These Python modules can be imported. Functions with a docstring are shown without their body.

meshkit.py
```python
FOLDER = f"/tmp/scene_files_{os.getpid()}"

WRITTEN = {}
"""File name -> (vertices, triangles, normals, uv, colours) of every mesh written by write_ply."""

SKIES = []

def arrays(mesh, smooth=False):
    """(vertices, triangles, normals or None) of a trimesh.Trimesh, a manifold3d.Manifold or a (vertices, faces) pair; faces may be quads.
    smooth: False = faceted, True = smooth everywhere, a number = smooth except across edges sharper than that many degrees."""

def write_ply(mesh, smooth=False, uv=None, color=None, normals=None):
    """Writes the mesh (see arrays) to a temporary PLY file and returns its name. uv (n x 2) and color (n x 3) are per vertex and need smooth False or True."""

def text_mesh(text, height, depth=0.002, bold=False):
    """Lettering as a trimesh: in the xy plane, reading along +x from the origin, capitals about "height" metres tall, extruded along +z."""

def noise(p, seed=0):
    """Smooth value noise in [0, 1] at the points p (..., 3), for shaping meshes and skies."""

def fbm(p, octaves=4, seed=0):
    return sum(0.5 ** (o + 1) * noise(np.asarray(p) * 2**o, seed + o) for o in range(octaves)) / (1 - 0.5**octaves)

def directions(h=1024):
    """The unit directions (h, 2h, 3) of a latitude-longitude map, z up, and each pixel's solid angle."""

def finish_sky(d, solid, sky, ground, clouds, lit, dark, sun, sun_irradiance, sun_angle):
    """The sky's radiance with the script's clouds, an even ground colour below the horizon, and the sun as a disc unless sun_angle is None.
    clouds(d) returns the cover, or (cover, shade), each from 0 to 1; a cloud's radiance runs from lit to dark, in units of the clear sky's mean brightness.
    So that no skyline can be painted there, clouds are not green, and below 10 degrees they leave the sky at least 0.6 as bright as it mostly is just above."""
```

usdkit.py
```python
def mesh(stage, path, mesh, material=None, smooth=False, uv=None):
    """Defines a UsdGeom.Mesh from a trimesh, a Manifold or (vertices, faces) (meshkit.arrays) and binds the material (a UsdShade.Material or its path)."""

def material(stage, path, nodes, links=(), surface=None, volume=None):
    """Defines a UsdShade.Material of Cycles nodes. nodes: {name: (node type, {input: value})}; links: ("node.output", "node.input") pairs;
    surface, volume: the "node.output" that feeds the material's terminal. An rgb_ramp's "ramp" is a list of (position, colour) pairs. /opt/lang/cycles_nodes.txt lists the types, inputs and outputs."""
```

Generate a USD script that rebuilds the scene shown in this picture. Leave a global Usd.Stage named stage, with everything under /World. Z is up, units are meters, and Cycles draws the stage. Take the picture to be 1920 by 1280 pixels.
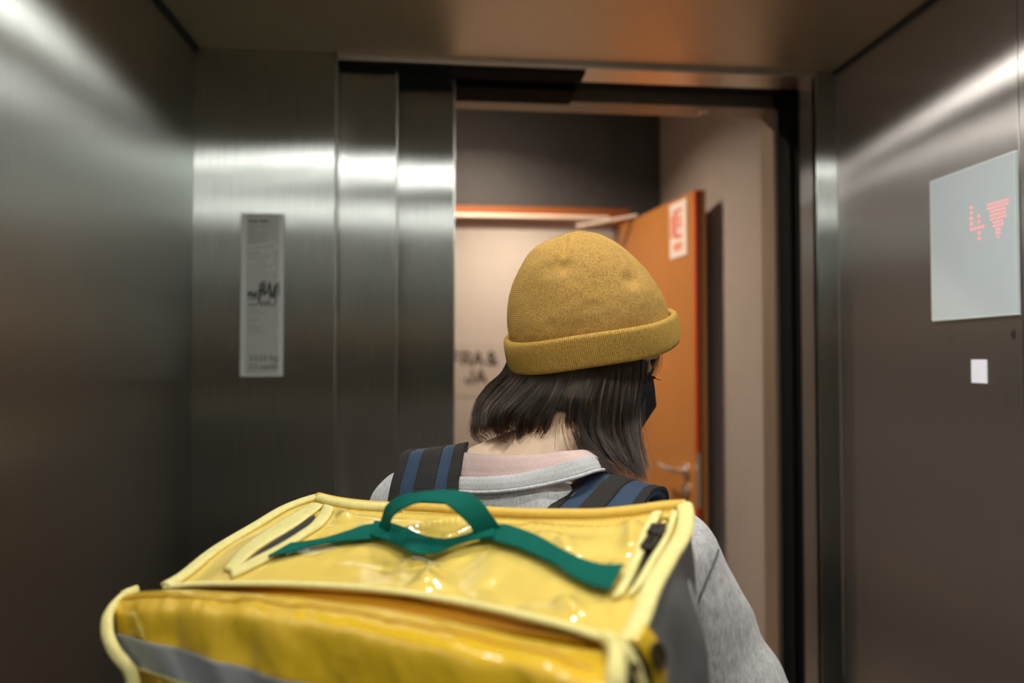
import math, random
import numpy as np, trimesh, manifold3d as m3
from scipy.interpolate import CubicSpline
import usdkit, meshkit
from pxr import Usd, UsdGeom, UsdLux, UsdShade, Gf, Vt, Sdf

stage = Usd.Stage.CreateInMemory()
UsdGeom.SetStageUpAxis(stage, "Z"); UsdGeom.SetStageMetersPerUnit(stage, 1.0)
UsdGeom.Xform.Define(stage, "/World"); UsdGeom.Scope.Define(stage, "/World/Looks")
rng = np.random.default_rng(7)

# ------------------------------------------------------------------ camera, light, exposure
CZ = 1.47                                  # eye height of the photographer
YAW, PITCH, FPX = math.radians(5.09), math.radians(1.43), 1280.0
O = np.array([0, 0, CZ])
RGT = np.array([math.cos(YAW), -math.sin(YAW), 0.0])
FWD = np.array([math.sin(YAW) * math.cos(PITCH), math.cos(YAW) * math.cos(PITCH), math.sin(PITCH)])
UPV = np.cross(RGT, FWD)
cam = UsdGeom.Camera.Define(stage, "/World/camera")
cam.CreateHorizontalApertureAttr(36.0); cam.CreateVerticalApertureAttr(24.0); cam.CreateFocalLengthAttr(24.0)
cam.CreateClippingRangeAttr(Gf.Vec2f(0.02, 100))
cam.CreateFStopAttr(2.0); cam.CreateFocusDistanceAttr(0.86)
cam.CreateExposureAttr(0.0)
cam.AddTransformOp().Set(Gf.Matrix4d(*RGT, 0, *UPV, 0, *(-FWD), 0, *O, 1))

SPOT = 300.0          # radiance of the cabin's ceiling downlights
HALL = 1200.0          # radiance of the landing's downlight
ROOM = 36.0           # radiance of the far room's lamp
AMB = 0.012          # faint ambient of the building
dome = UsdLux.DomeLight.Define(stage, "/World/ambient"); dome.CreateIntensityAttr(AMB); dome.CreateColorAttr(Gf.Vec3f(1, .9, .8))

# ------------------------------------------------------------------ helpers
def A(*p): return np.array(p, float)
def cv(x, y, z): return x * RGT + y * UPV + z * FWD            # camera-axes vector in the room's axes
def C(px, py, Z): return O + Z * cv((px - 960) / FPX, (640 - py) / FPX, 1)
def ray(px, py): return cv((px - 960) / FPX, (640 - py) / FPX, 1)
def onplane(px, py, p0, n):
    d = ray(px, py); return O + d * (np.dot(np.asarray(p0) - O, n) / np.dot(d, n))
def RY(px, py, Y): return onplane(px, py, (0, Y, 0), (0, 1, 0))
def RX(px, py, X): return onplane(px, py, (X, 0, 0), (1, 0, 0))
used = {}
def numbered(path):
    k = used.get(path, 0); used[path] = k + 1
    return path if k == 0 else f"{path}_{k:03d}"
def meta(prim, label=None, cat=None, group=None, kind=None):
    for k, v in (("label", label), ("category", cat), ("group", group), ("kind", kind)):
        if v: prim.SetCustomDataByKey(k, v)
def obj(name, mesh, mat, parent=None, smooth=35, uv=None, label=None, kind=None):
    base = str(parent.GetPath()) if parent is not None else "/World"
    m = usdkit.mesh(stage, numbered(base + "/" + name), mesh, mat, smooth=smooth, uv=uv)
    meta(m.GetPrim(), label=label, kind=kind)
    return m.GetPrim()
def thing(name, label, cat, group=None, kind=None):
    x = UsdGeom.Xform.Define(stage, numbered("/World/" + name)); meta(x.GetPrim(), label, cat, group, kind); return x.GetPrim()
def struct(name, mesh, mat, label, cat, smooth=False):
    p = obj(name, mesh, mat, smooth=smooth); meta(p, label, cat, None, "structure"); return p
def cat(*ms): return trimesh.util.concatenate(list(ms))
def box(x0, x1, y0, y1, z0, z1, b=0.0):
    if b <= 0:
        m = trimesh.creation.box([x1 - x0, y1 - y0, z1 - z0]); m.apply_translation([(x0 + x1) / 2, (y0 + y1) / 2, (z0 + z1) / 2]); return m
    P = []
    for x, sx in ((x0, 1), (x1, -1)):
        for y, sy in ((y0, 1), (y1, -1)):
            for z, sz in ((z0, 1), (z1, -1)):
                P += [(x + sx * b, y + sy * b, z), (x + sx * b, y, z + sz * b), (x, y + sy * b, z + sz * b)]
    return trimesh.convex.convex_hull(np.array(P))
def obox(c, ax, ay, az, hx, hy, hz, b=0.0):
    """box with centre c, unit axes and half sizes"""
    m = box(-hx, hx, -hy, hy, -hz, hz, b); T = np.eye(4); T[:3, 0], T[:3, 1], T[:3, 2], T[:3, 3] = ax, ay, az, c
    m.apply_transform(T)
    if np.linalg.det(T[:3, :3]) < 0: m.invert()
    return m
def unit(v): v = np.asarray(v, float); return v / np.linalg.norm(v)
def frame(o, ax, ay, az): T = np.eye(4); T[:3, 0], T[:3, 1], T[:3, 2], T[:3, 3] = ax, ay, az, o; return T
def curve(pts, n):
    """smooth resampled curve through the points (any number of columns)"""
    P = np.asarray(pts, float)
    if len(P) == 2: return P[0] + np.linspace(0, 1, n)[:, None] * (P[1] - P[0])
    d = np.r_[0, np.cumsum(np.maximum(np.linalg.norm(np.diff(P, axis=0), axis=1), 1e-9))]
    from scipy.interpolate import PchipInterpolator
    return PchipInterpolator(d / d[-1], P)(np.linspace(0, 1, n))
def tube(pts, r, k=10, n=None, flat=1.0, nrm=None):
    """swept tube; flat squeezes the section along nrm"""
    P = curve(pts, n) if n else np.asarray(pts, float)
    N = len(P); T = np.gradient(P, axis=0); T /= np.linalg.norm(T, axis=1)[:, None] + 1e-12
    ref = np.asarray(nrm if nrm is not None else (0.3, 0.2, 1.0), float)
    V, R = [], np.broadcast_to(r, N)
    for i in range(N):
        b = np.cross(T[i], ref); b /= np.linalg.norm(b) + 1e-12; c = np.cross(b, T[i])
        for a in np.arange(k) * 2 * math.pi / k: V.append(P[i] + R[i] * (math.cos(a) * b + math.sin(a) * flat * c))
    F = []
    for i in range(N - 1):
        for j in range(k):
            a, b_, c_, d = i * k + j, i * k + (j + 1) % k, (i + 1) * k + (j + 1) % k, (i + 1) * k + j
            F += [(a, b_, c_), (a, c_, d)]
    V += [P[0], P[-1]]; s, e = len(V) - 2, len(V) - 1
    for j in range(k): F += [(s, (j + 1) % k, j), (e, (N - 1) * k + j, (N - 1) * k + (j + 1) % k)]
    m = trimesh.Trimesh(np.array(V), np.array(F), process=False); trimesh.repair.fix_normals(m); return m
def gridmesh(G):
    """(n, m, 3) grid -> quads and uv"""
    n, m = G.shape[:2]; idx = np.arange(n * m).reshape(n, m)
    q = np.stack([idx[:-1, :-1], idx[:-1, 1:], idx[1:, 1:], idx[1:, :-1]], -1).reshape(-1, 4)
    uv = np.stack(np.meshgrid(np.linspace(0, 1, m), np.linspace(0, 1, n)), -1).reshape(-1, 2)
    return G.reshape(-1, 3), q, uv
def gnormals(G):
    n = np.cross(np.gradient(G, axis=0), np.gradient(G, axis=1)); return n / (np.linalg.norm(n, axis=2, keepdims=True) + 1e-12)
def slab(G, t, toward=None):
    """closed sheet of thickness t below the grid; the normals are turned towards `toward`"""
    N = gnormals(G)
    if toward is not None and np.sum(N * np.asarray(toward)) < 0: G = G[:, ::-1]; N = gnormals(G); 
    if toward is not None and np.sum(N * np.asarray(toward)) < 0: N = -N
    n, m = G.shape[:2]; top, bot = G.reshape(-1, 3), (G - t * N).reshape(-1, 3)
    idx = np.arange(n * m).reshape(n, m); k = n * m
    q = np.stack([idx[:-1, :-1], idx[:-1, 1:], idx[1:, 1:], idx[1:, :-1]], -1).reshape(-1, 4)
    ring = np.r_[idx[0, :], idx[1:, -1], idx[-1, -2::-1], idx[-2:0:-1, 0]]
    r2 = np.roll(ring, -1); side = np.stack([ring, r2, r2 + k, ring + k], -1)
    Q = np.vstack([q, q[:, ::-1] + k, side]); F = np.vstack([Q[:, [0, 1, 2]], Q[:, [0, 2, 3]]])
    me = trimesh.Trimesh(np.vstack([top, bot]), F, process=False); trimesh.repair.fix_normals(me); return me
def ribbon(ea, eb, t, n=40, m=7, toward=None, bow=0.0, bowdir=None):
    a, b = curve(ea, n), curve(eb, n); w = np.linspace(0, 1, m)
    G = a[:, None] * (1 - w)[None, :, None] + b[:, None] * w[None, :, None]
    if bow: G = G + (4 * w * (1 - w))[None, :, None] * bow * np.asarray(bowdir)
    return slab(G, t, toward)
def coons(top, bot, lef, rig, n, m):
    """top, bot: curves left to right; lef, rig: top to bottom"""
    t, b, l, r = curve(top, m), curve(bot, m), curve(lef, n), curve(rig, n)
    u, v = np.linspace(0, 1, m)[None, :, None], np.linspace(0, 1, n)[:, None, None]
    return (1 - v) * t[None] + v * b[None] + (1 - u) * l[:, None] + u * r[:, None] - ((1 - u) * (1 - v) * t[0] + u * (1 - v) * t[-1] + (1 - u) * v * b[0] + u * v * b[-1])
def sph(p, r, n=20): return m3.Manifold.sphere(r, n).translate([float(x) for x in p])
def ell(p, rr, T=None, n=40):
    m = m3.Manifold.sphere(1.0, n).scale([float(x) for x in rr])
    if T is not None: m = m.transform(np.c_[T, np.zeros(3)])
    return m.translate([float(x) for x in p])
def hull(*s): return m3.Manifold.batch_hull(list(s))
def melt(parts, res=0.012, it=10, lam=0.5):
    m = m3.Manifold.batch_boolean(parts, m3.OpType.Add).refine_to_length(res)
    g = m.to_mesh(); t = trimesh.Trimesh(g.vert_properties[:, :3], g.tri_verts); t.merge_vertices(digits_vertex=7)
    trimesh.smoothing.filter_taubin(t, lamb=lam, nu=lam + 0.03, iterations=it); return t
def displace(m, fn):
    m.vertices = m.vertices + m.vertex_normals * fn(m.vertices)[:, None]; return m
def lathe(prof, k=32, T=None):
    m = trimesh.creation.revolve(np.array(prof), sections=k)
    if T is not None: m.apply_transform(T)
    return m

# ------------------------------------------------------------------ materials
def mat(name, nodes, links=(), surface="p.BSDF"): return usdkit.material(stage, "/World/Looks/" + name, nodes, links, surface=surface)
def plain(name, col, rough=0.5, metal=0.0, **kw): return mat(name, {"p": ("principled_bsdf", dict(base_color=col, roughness=rough, metallic=metal, **kw))})
def glow(name, col, s): return mat(name, {"e": ("emission", dict(color=col, strength=s))}, surface="e.emission")
def noisy(name, c1, c2, scale, rough=0.6, bump=0.0, vec_scale=(1, 1, 1), metal=0.0, detail=3, dist=0.002, **kw):
    n = {"tc": ("texture_coordinate", {}), "mp": ("mapping", {"scale": vec_scale}), "n": ("noise_texture", {"scale": scale, "detail": detail, "roughness": 0.6}),
         "r": ("rgb_ramp", {"ramp": [(0.25, c1), (0.75, c2)]}), "p": ("principled_bsdf", dict(roughness=rough, metallic=metal, **kw)),
         "b": ("bump", {"strength": bump, "distance": dist})}
    l = [("tc.object", "mp.vector"), ("mp.vector", "n.vector"), ("n.fac", "r.fac"), ("r.color", "p.base_color")]
    if bump: l += [("n.fac", "b.height"), ("b.normal", "p.normal")]
    return mat(name, n, l)
def brushed(name, col, rough, aniso=0.8, spread=0.22, grain=0.014, body=0.02):
    """stainless steel with an upright grain: three narrow lobes fanned sideways by the grooves, so that highlights smear into level bands"""
    n = {"g": ("geometry", {}), "x": ("vector_math", {"math_type": "cross_product", "vector2": (0, 0, 1)}),
         "mp": ("mapping", {"scale": (900, 900, 9)}), "n": ("noise_texture", {"scale": 1.0, "detail": 2}),
         "rr": ("map_range", {"from_min": 0.3, "from_max": 0.7, "to_min": rough - grain, "to_max": rough + grain}),
         "cr": ("rgb_ramp", {"ramp": [(0.3, tuple(c * 0.965 for c in col)), (0.7, tuple(min(1, c * 1.03) for c in col))]}),
         "d": ("diffuse_bsdf", {"color": tuple(c * 0.5 for c in col)}), "m1": ("mix_closure", {"fac": 0.5}), "m2": ("mix_closure", {"fac": 0.34}), "m3": ("mix_closure", {"fac": body})}
    l = [("g.true_normal", "x.vector1"), ("g.position", "mp.vector"), ("mp.vector", "n.vector"), ("n.fac", "rr.value"), ("n.fac", "cr.fac")]
    for k, s in (("a", -spread), ("b", spread), ("c", 0.0)):
        n["g" + k] = ("glossy_bsdf", {"distribution": "beckmann", "anisotropy": -aniso})
        l += [("cr.color", f"g{k}.color"), ("rr.result", f"g{k}.roughness"), ("x.vector", f"g{k}.tangent")]
        if s:
            n["s" + k] = ("vector_math", {"math_type": "scale", "scale": s}); n["t" + k] = ("vector_math", {"math_type": "add"}); n["u" + k] = ("vector_math", {"math_type": "normalize"})
            l += [("x.vector", f"s{k}.vector1"), (f"s{k}.vector", f"t{k}.vector1"), ("g.true_normal", f"t{k}.vector2"), (f"t{k}.vector", f"u{k}.vector1"), (f"u{k}.vector", f"g{k}.normal")]
    l += [("ga.BSDF", "m1.closure1"), ("gb.BSDF", "m1.closure2"), ("m1.closure", "m2.closure1"), ("gc.BSDF", "m2.closure2"), ("m2.closure", "m3.closure1"), ("d.BSDF", "m3.closure2")]
    return mat(name, n, l, surface="m3.closure")

STEEL = brushed("brushed_steel", (0.425, 0.455, 0.44), 0.32)
STEEL_L = brushed("brushed_steel_left", (0.46, 0.495, 0.475), 0.40, 0.70)
STEEL_R = brushed("brushed_steel_warm", (0.47, 0.445, 0.42), 0.38, body=0.24)
STEEL_EDGE = plain("steel_edge", (0.62, 0.62, 0.60), 0.25, 1.0)
BLACK = plain("black_void", (0.004, 0.004, 0.004), 0.8, 0.0, specular_ior_level=0.1)
SHAFT = plain("black_steel", (0.012, 0.012, 0.011), 0.5)
CEIL = noisy("ceiling_satin_metal", (0.65, 0.54, 0.405), (0.69, 0.575, 0.43), 40, 0.40, metal=1.0)
FLOORM = noisy("rubber_floor", (0.03, 0.03, 0.032), (0.05, 0.05, 0.052), 60, 0.6, 0.1)
HALLFLOOR = noisy("stone_floor", (0.36, 0.30, 0.25), (0.44, 0.37, 0.31), 9, 0.22)
TAUPE = noisy("taupe_paint", (0.34, 0.30, 0.265), (0.36, 0.315, 0.28), 30, 0.75, 0.05)
DARKP = noisy("dark_grey_paint", (0.043, 0.0435, 0.0435), (0.049, 0.049, 0.049), 30, 0.7, 0.05)
CREAMW = noisy("cream_paint", (0.70, 0.62, 0.54), (0.73, 0.65, 0.57), 12, 0.8)
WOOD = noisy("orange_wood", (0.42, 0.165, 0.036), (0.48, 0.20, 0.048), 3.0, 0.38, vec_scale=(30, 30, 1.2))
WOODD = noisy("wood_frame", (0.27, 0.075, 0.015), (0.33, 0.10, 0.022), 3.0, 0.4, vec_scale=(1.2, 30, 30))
BRONZE = plain("landing_frame", (0.30, 0.24, 0.18), 0.42, 0.6)
SOFFIT = plain("soffit_metal", (0.75, 0.66, 0.56), 0.35, 1.0)
CHROME = plain("satin_chrome", (0.72, 0.68, 0.64), 0.22, 1.0)
CREAMM = plain("cream_metal", (0.80, 0.68, 0.58), 0.35)
RED = plain("red_seal", (0.62, 0.02, 0.008), 0.5)
SIGNW = plain("sign_white", (0.80, 0.72, 0.66), 0.5)
SIGNR = plain("sign_red", (0.65, 0.07, 0.04), 0.5)
SIGNP = plain("sign_pink", (0.72, 0.28, 0.20), 0.5)
BROWNL = plain("sign_brown", (0.05, 0.03, 0.015), 0.6)
PLATE = plain("plate_silver", (0.40, 0.42, 0.42), 0.5, 0.15)
PLATEIN = noisy("plate_print", (0.27, 0.28, 0.265), (0.30, 0.31, 0.295), 30, 0.5)
INK = plain("ink_grey", (0.05, 0.052, 0.05), 0.6)
INK2 = plain("ink_faint", (0.15, 0.155, 0.15), 0.6)
MARKER = plain("marker_black", (0.008, 0.009, 0.009), 0.5)
TAPE = plain("clear_tape", (0.42, 0.44, 0.42), 0.25)
GLASSW = plain("milk_glass", (0.60, 0.655, 0.665), 0.12, 0.0, emission_color=(0.72, 0.86, 0.90), emission_strength=0.17)
GLASSE = plain("milk_glass_edge", (0.78, 0.83, 0.82), 0.2, 0.0, emission_color=(0.8, 0.9, 0.9), emission_strength=0.2)
LED = glow("led_red", (1.0, 0.20, 0.18), 1.9)
BUTTON = plain("button_white", (0.75, 0.76, 0.80), 0.4, 0.0, emission_color=(0.85, 0.87, 1.0), emission_strength=0.35)
LAMP_C = glow("spot_lens", (1.0, 0.965, 0.90), SPOT)
LAMP_C2 = glow("spot_lens_rear", (1.0, 0.965, 0.90), SPOT * 1.15)
LAMP_H = glow("hall_lens", (1.0, 0.80, 0.62), HALL)
LAMP_R = glow("room_lens", (1.0, 0.84, 0.68), ROOM)

def knit(name, c1, c2, su, sv, bump=0.6, rough=0.9):
    """ribbed knit on the mesh's own coordinates"""
    n = {"uv": ("uvmap", {"attribute": "st"}), "mp": ("mapping", {"scale": (su, sv, 1)}), "w": ("wave_texture", {"scale": 1.0, "bands_direction": "x", "distortion": 0.6, "detail": 1, "detail_scale": 3}),
         "w2": ("wave_texture", {"scale": 1.0, "bands_direction": "y", "distortion": 1.2, "detail": 1, "detail_scale": 3}),
         "tc": ("texture_coordinate", {}), "n": ("noise_texture", {"scale": 420, "detail": 3, "roughness": 0.7}), "n2": ("noise_texture", {"scale": 26, "detail": 3}),
         "r": ("rgb_ramp", {"ramp": [(0.30, c1), (0.70, c2)]}), "m1": ("math", {"math_type": "multiply_add", "value2": 0.5}), "m2": ("math", {"math_type": "multiply_add", "value2": 0.35}),
         "mx": ("math", {"math_type": "multiply_add", "value2": 0.25}),
         "b": ("bump", {"strength": bump, "distance": 0.0012}), "p": ("principled_bsdf", {"roughness": rough, "sheen_weight": 0.35, "sheen_roughness": 0.4, "sheen_tint": tuple(min(1, c * 2) for c in c2), "specular_ior_level": 0.15})}
    l = [("uv.UV", "mp.vector"), ("mp.vector", "w.vector"), ("mp.vector", "w2.vector"), ("tc.object", "n.vector"), ("tc.object", "n2.vector"),
         ("w.fac", "m1.value1"), ("n.fac", "m1.value3"), ("w2.fac", "m2.value1"), ("m1.value", "m2.value3"), ("m2.value", "b.height"), ("b.normal", "p.normal"),
         ("w.fac", "mx.value1"), ("n.fac", "mx.value3"), ("mx.value", "r.fac"), ("r.color", "p.base_color")]
    return mat(name, n, l)
BEANIE = knit("mustard_knit", (0.19, 0.112, 0.024), (0.60, 0.36, 0.105), 100, 60)
BEANIE_C = knit("mustard_knit_cuff", (0.19, 0.10, 0.014), (0.56, 0.345, 0.085), 44, 2.5)
PINK = knit("pink_rib", (0.56, 0.40, 0.38), (0.70, 0.53, 0.51), 110, 2, 0.4)
GREYRIB = knit("grey_rib", (0.48, 0.49, 0.50), (0.74, 0.75, 0.77), 110, 2, 0.4)

def heather(name, c1, c2):
    n = {"tc": ("texture_coordinate", {}), "mp": ("mapping", {"scale": (1, 1, 0.16)}), "n": ("noise_texture", {"scale": 520, "detail": 4, "roughness": 0.75}),
         "mp2": ("mapping", {"scale": (1, 1, 0.5), "rotation": (0.5, 0.4, 0.8)}), "n2": ("noise_texture", {"scale": 160, "detail": 3}), "n3": ("noise_texture", {"scale": 14, "detail": 3}),
         "a": ("math", {"math_type": "multiply_add", "value2": 0.5}), "a2": ("math", {"math_type": "multiply_add", "value2": 0.3}), "s": ("math", {"math_type": "multiply", "value2": 0.555}),
         "r": ("rgb_ramp", {"ramp": [(0.36, c1), (0.64, c2)]}),
         "b": ("bump", {"strength": 0.35, "distance": 0.002}), "p": ("principled_bsdf", {"roughness": 0.9, "sheen_weight": 0.25, "specular_ior_level": 0.15})}
    l = [("tc.object", "mp.vector"), ("mp.vector", "n.vector"), ("tc.object", "mp2.vector"), ("mp2.vector", "n2.vector"), ("tc.object", "n3.vector"),
         ("n2.fac", "a.value1"), ("n.fac", "a.value3"), ("n3.fac", "a2.value1"), ("a.value", "a2.value3"), ("a2.value", "s.value1"), ("s.value", "r.fac"), ("r.color", "p.base_color"), ("a.value", "b.height"), ("b.normal", "p.normal")]
    return mat(name, n, l)
HEATHER = heather("heather_grey", (0.36, 0.365, 0.37), (0.80, 0.81, 0.83))

def vinyl(name, c1, c2, rough=0.22, bump=0.25):
    n = {"tc": ("texture_coordinate", {}), "n": ("noise_texture", {"scale": 9, "detail": 4, "distortion": 0.4}), "n2": ("noise_texture", {"scale": 17, "detail": 2.5, "distortion": 0.7}),
         "r": ("rgb_ramp", {"ramp": [(0.3, c1), (0.7, c2)]}), "rg": ("map_range", {"from_min": 0.3, "from_max": 0.7, "to_min": rough - 0.05, "to_max": rough + 0.08}),
         "b": ("bump", {"strength": bump, "distance": 0.006}), "p": ("principled_bsdf", {"specular_ior_level": 0.55, "coat_weight": 1.0, "coat_roughness": 0.09})}
    l = [("tc.object", "n.vector"), ("tc.object", "n2.vector"), ("n.fac", "r.fac"), ("r.color", "p.base_color"), ("n2.fac", "b.height"), ("b.normal", "p.normal"), ("n.fac", "rg.value"), ("rg.result", "p.roughness")]
    return mat(name, n, l)
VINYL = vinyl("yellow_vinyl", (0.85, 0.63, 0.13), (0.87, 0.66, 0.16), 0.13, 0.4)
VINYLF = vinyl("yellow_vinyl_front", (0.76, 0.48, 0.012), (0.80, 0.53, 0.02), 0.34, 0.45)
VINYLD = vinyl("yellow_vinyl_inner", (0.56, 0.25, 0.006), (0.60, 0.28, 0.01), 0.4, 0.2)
PIPE = noisy("pale_yellow_binding", (0.74, 0.66, 0.24), (0.84, 0.77, 0.34), 160, 0.85, 0.3)
PIPEB = noisy("yellow_binding", (0.72, 0.46, 0.06), (0.80, 0.54, 0.11), 160, 0.8, 0.3)
GREYV = vinyl("grey_vinyl", (0.15, 0.152, 0.155), (0.18, 0.182, 0.185), 0.42, 0.3)
REFLECT = noisy("reflective_tape", (0.34, 0.36, 0.375), (0.39, 0.41, 0.425), 30, 0.45, 0.1)
ZIPD = plain("zipper_dark", (0.03, 0.03, 0.032), 0.6)
ZIPB = plain("zipper_black", (0.008, 0.008, 0.009), 0.3)
EYELET = plain("eyelet_brown", (0.05, 0.032, 0.008), 0.4)
def webbing(name, c1, c2, period, rough=0.7):
    """woven band: fine cross-ribs along the mesh's v"""
    n = {"uv": ("uvmap", {"attribute": "st"}), "mp": ("mapping", {"scale": (1, period, 1)}), "w": ("wave_texture", {"scale": 1.0, "bands_direction": "y", "distortion": 0.5, "detail": 1}),
         "mp2": ("mapping", {"scale": (7, 1, 1)}), "w2": ("wave_texture", {"scale": 1.0, "bands_direction": "x"}),
         "m": ("math", {"math_type": "multiply_add", "value2": 0.35}), "r": ("rgb_ramp", {"ramp": [(0.1, c1), (1.1, c2)]}),
         "b": ("bump", {"strength": 0.5, "distance": 0.001}), "p": ("principled_bsdf", {"roughness": rough, "sheen_weight": 0.0, "specular_ior_level": 0.1})}
    l = [("uv.UV", "mp.vector"), ("mp.vector", "w.vector"), ("uv.UV", "mp2.vector"), ("mp2.vector", "w2.vector"), ("w2.fac", "m.value1"), ("w.fac", "m.value3"), ("m.value", "r.fac"), ("r.color", "p.base_color"), ("m.value", "b.height"), ("b.normal", "p.normal")]
    return mat(name, n, l)
GREEN = webbing("green_webbing", (0.0006, 0.045, 0.034), (0.003, 0.185, 0.142), 12, 0.6)
BLACKWEB = webbing("black_webbing", (0.016, 0.015, 0.015), (0.05, 0.047, 0.045), 14)
TWILL = mat("blue_twill", {"uv": ("uvmap", {"attribute": "st"}), "mp": ("mapping", {"scale": (9, 20, 1)}), "w": ("wave_texture", {"scale": 1.0, "bands_direction": "diagonal", "distortion": 0.4}),
     "r": ("rgb_ramp", {"ramp": [(0.2, (0.010, 0.022, 0.048)), (0.8, (0.05, 0.095, 0.17))]}), "b": ("bump", {"strength": 0.5, "distance": 0.001}), "p": ("principled_bsdf", {"roughness": 0.7, "specular_ior_level": 0.3})},
     [("uv.UV", "mp.vector"), ("mp.vector", "w.vector"), ("w.fac", "r.fac"), ("r.color", "p.base_color"), ("w.fac", "b.height"), ("b.normal", "p.normal")])
SKIN = noisy("skin", (0.72, 0.52, 0.37), (0.79, 0.59, 0.43), 60, 0.5, 0.1, subsurface_weight=0.12, subsurface_scale=0.01)
EYEW = plain("eye_white", (0.75, 0.72, 0.70), 0.2)
MASKM = noisy("black_mask_cloth", (0.008, 0.008, 0.009), (0.014, 0.014, 0.015), 200, 0.85, 0.2)
def hairmat(name, c): return mat(name, {"p": ("principled_hair_bsdf", {"model": "Chiang", "parametrization": "Direct coloring", "color": c, "roughness": 0.17, "radial_roughness": 0.35, "coat": 0.0, "random_roughness": 0.2})})
HAIR1, HAIR2, HAIR3 = hairmat("hair_dark", (0.004, 0.0022, 0.0013)), hairmat("hair_brown", (0.012, 0.0055, 0.0026)), hairmat("hair_light_brown", (0.09, 0.040, 0.017))
HAIRB = plain("hair_mass", (0.010, 0.006, 0.004), 0.55)
TROUSER = noisy("dark_trousers", (0.02, 0.022, 0.03), (0.035, 0.037, 0.045), 120, 0.9)
SHOE = plain("shoe_white", (0.6, 0.6, 0.58), 0.6)
CANM = plain("can_grey", (0.25, 0.25, 0.25), 0.5)
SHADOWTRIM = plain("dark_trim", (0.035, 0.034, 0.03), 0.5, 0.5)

# ------------------------------------------------------------------ the cabin
XL, XR, YB, YF, ZC = -0.578, 0.94, -0.69, 1.58, 2.17
struct("floor", box(XL - .05, XR + .05, YB - .05, 1.66, -0.05, 0), FLOORM, "dark rubber floor of the lift cabin", "floor")
struct("ceiling", box(XL - .05, XR + .05, YB - .05, YF, ZC, ZC + .05), CEIL, "dull satin metal ceiling of the lift cabin", "ceiling")
struct("wall_left", box(XL - .03, XL, YB - .03, YF, 0, ZC, .0005), STEEL_L, "brushed steel wall on the left of the lift cabin", "wall")
wr = thing("wall_right", "brushed steel wall on the right of the lift cabin, around the control panel", "wall", kind="structure")
PY0, PY1 = 1.047, 1.2475
obj("panel", box(XR, XR + .03, PY1 + .001, YF, 0, ZC, .0005), STEEL_R, wr, False)
obj("panel", box(XR, XR + .03, YB - .03, PY0 - .001, 0, ZC, .0005), STEEL_R, wr, False)
struct("wall_back", box(XL - .03, XR + .03, YB - .03, YB, 0, ZC), STEEL, "brushed steel rear wall of the lift cabin behind the camera", "wall")
xs = RY(631, 400, YF)[0]; xd = RY(745, 400, 1.62)[0]; xe = RY(853, 400, 1.67)[0]; xj = 0.886; ZS = CZ + 0.688
wf = thing("wall_front", "brushed steel return panel left of the lift door, carrying the capacity plate", "wall", kind="structure")
obj("panel", box(XL, xs - .0045, YF, YF + .03, 0, ZC, .0006), STEEL, wf, False)
obj("panel_edge", box(xs - .0045, xs, YF - .001, YF + .035, 0, ZC - .012, .0006), STEEL_EDGE, wf, False)
mr = thing("wall_mirror", "plain wall mirror on the rear wall of the lift behind the photographer", "mirror")
obj("glass", box(XL + .12, XR - .12, YB, YB + .006, 1.2, 2.14, .001), plain("mirror_glass", (0.86, 0.87, 0.86), 0.02, 1.0), mr, False)
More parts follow.
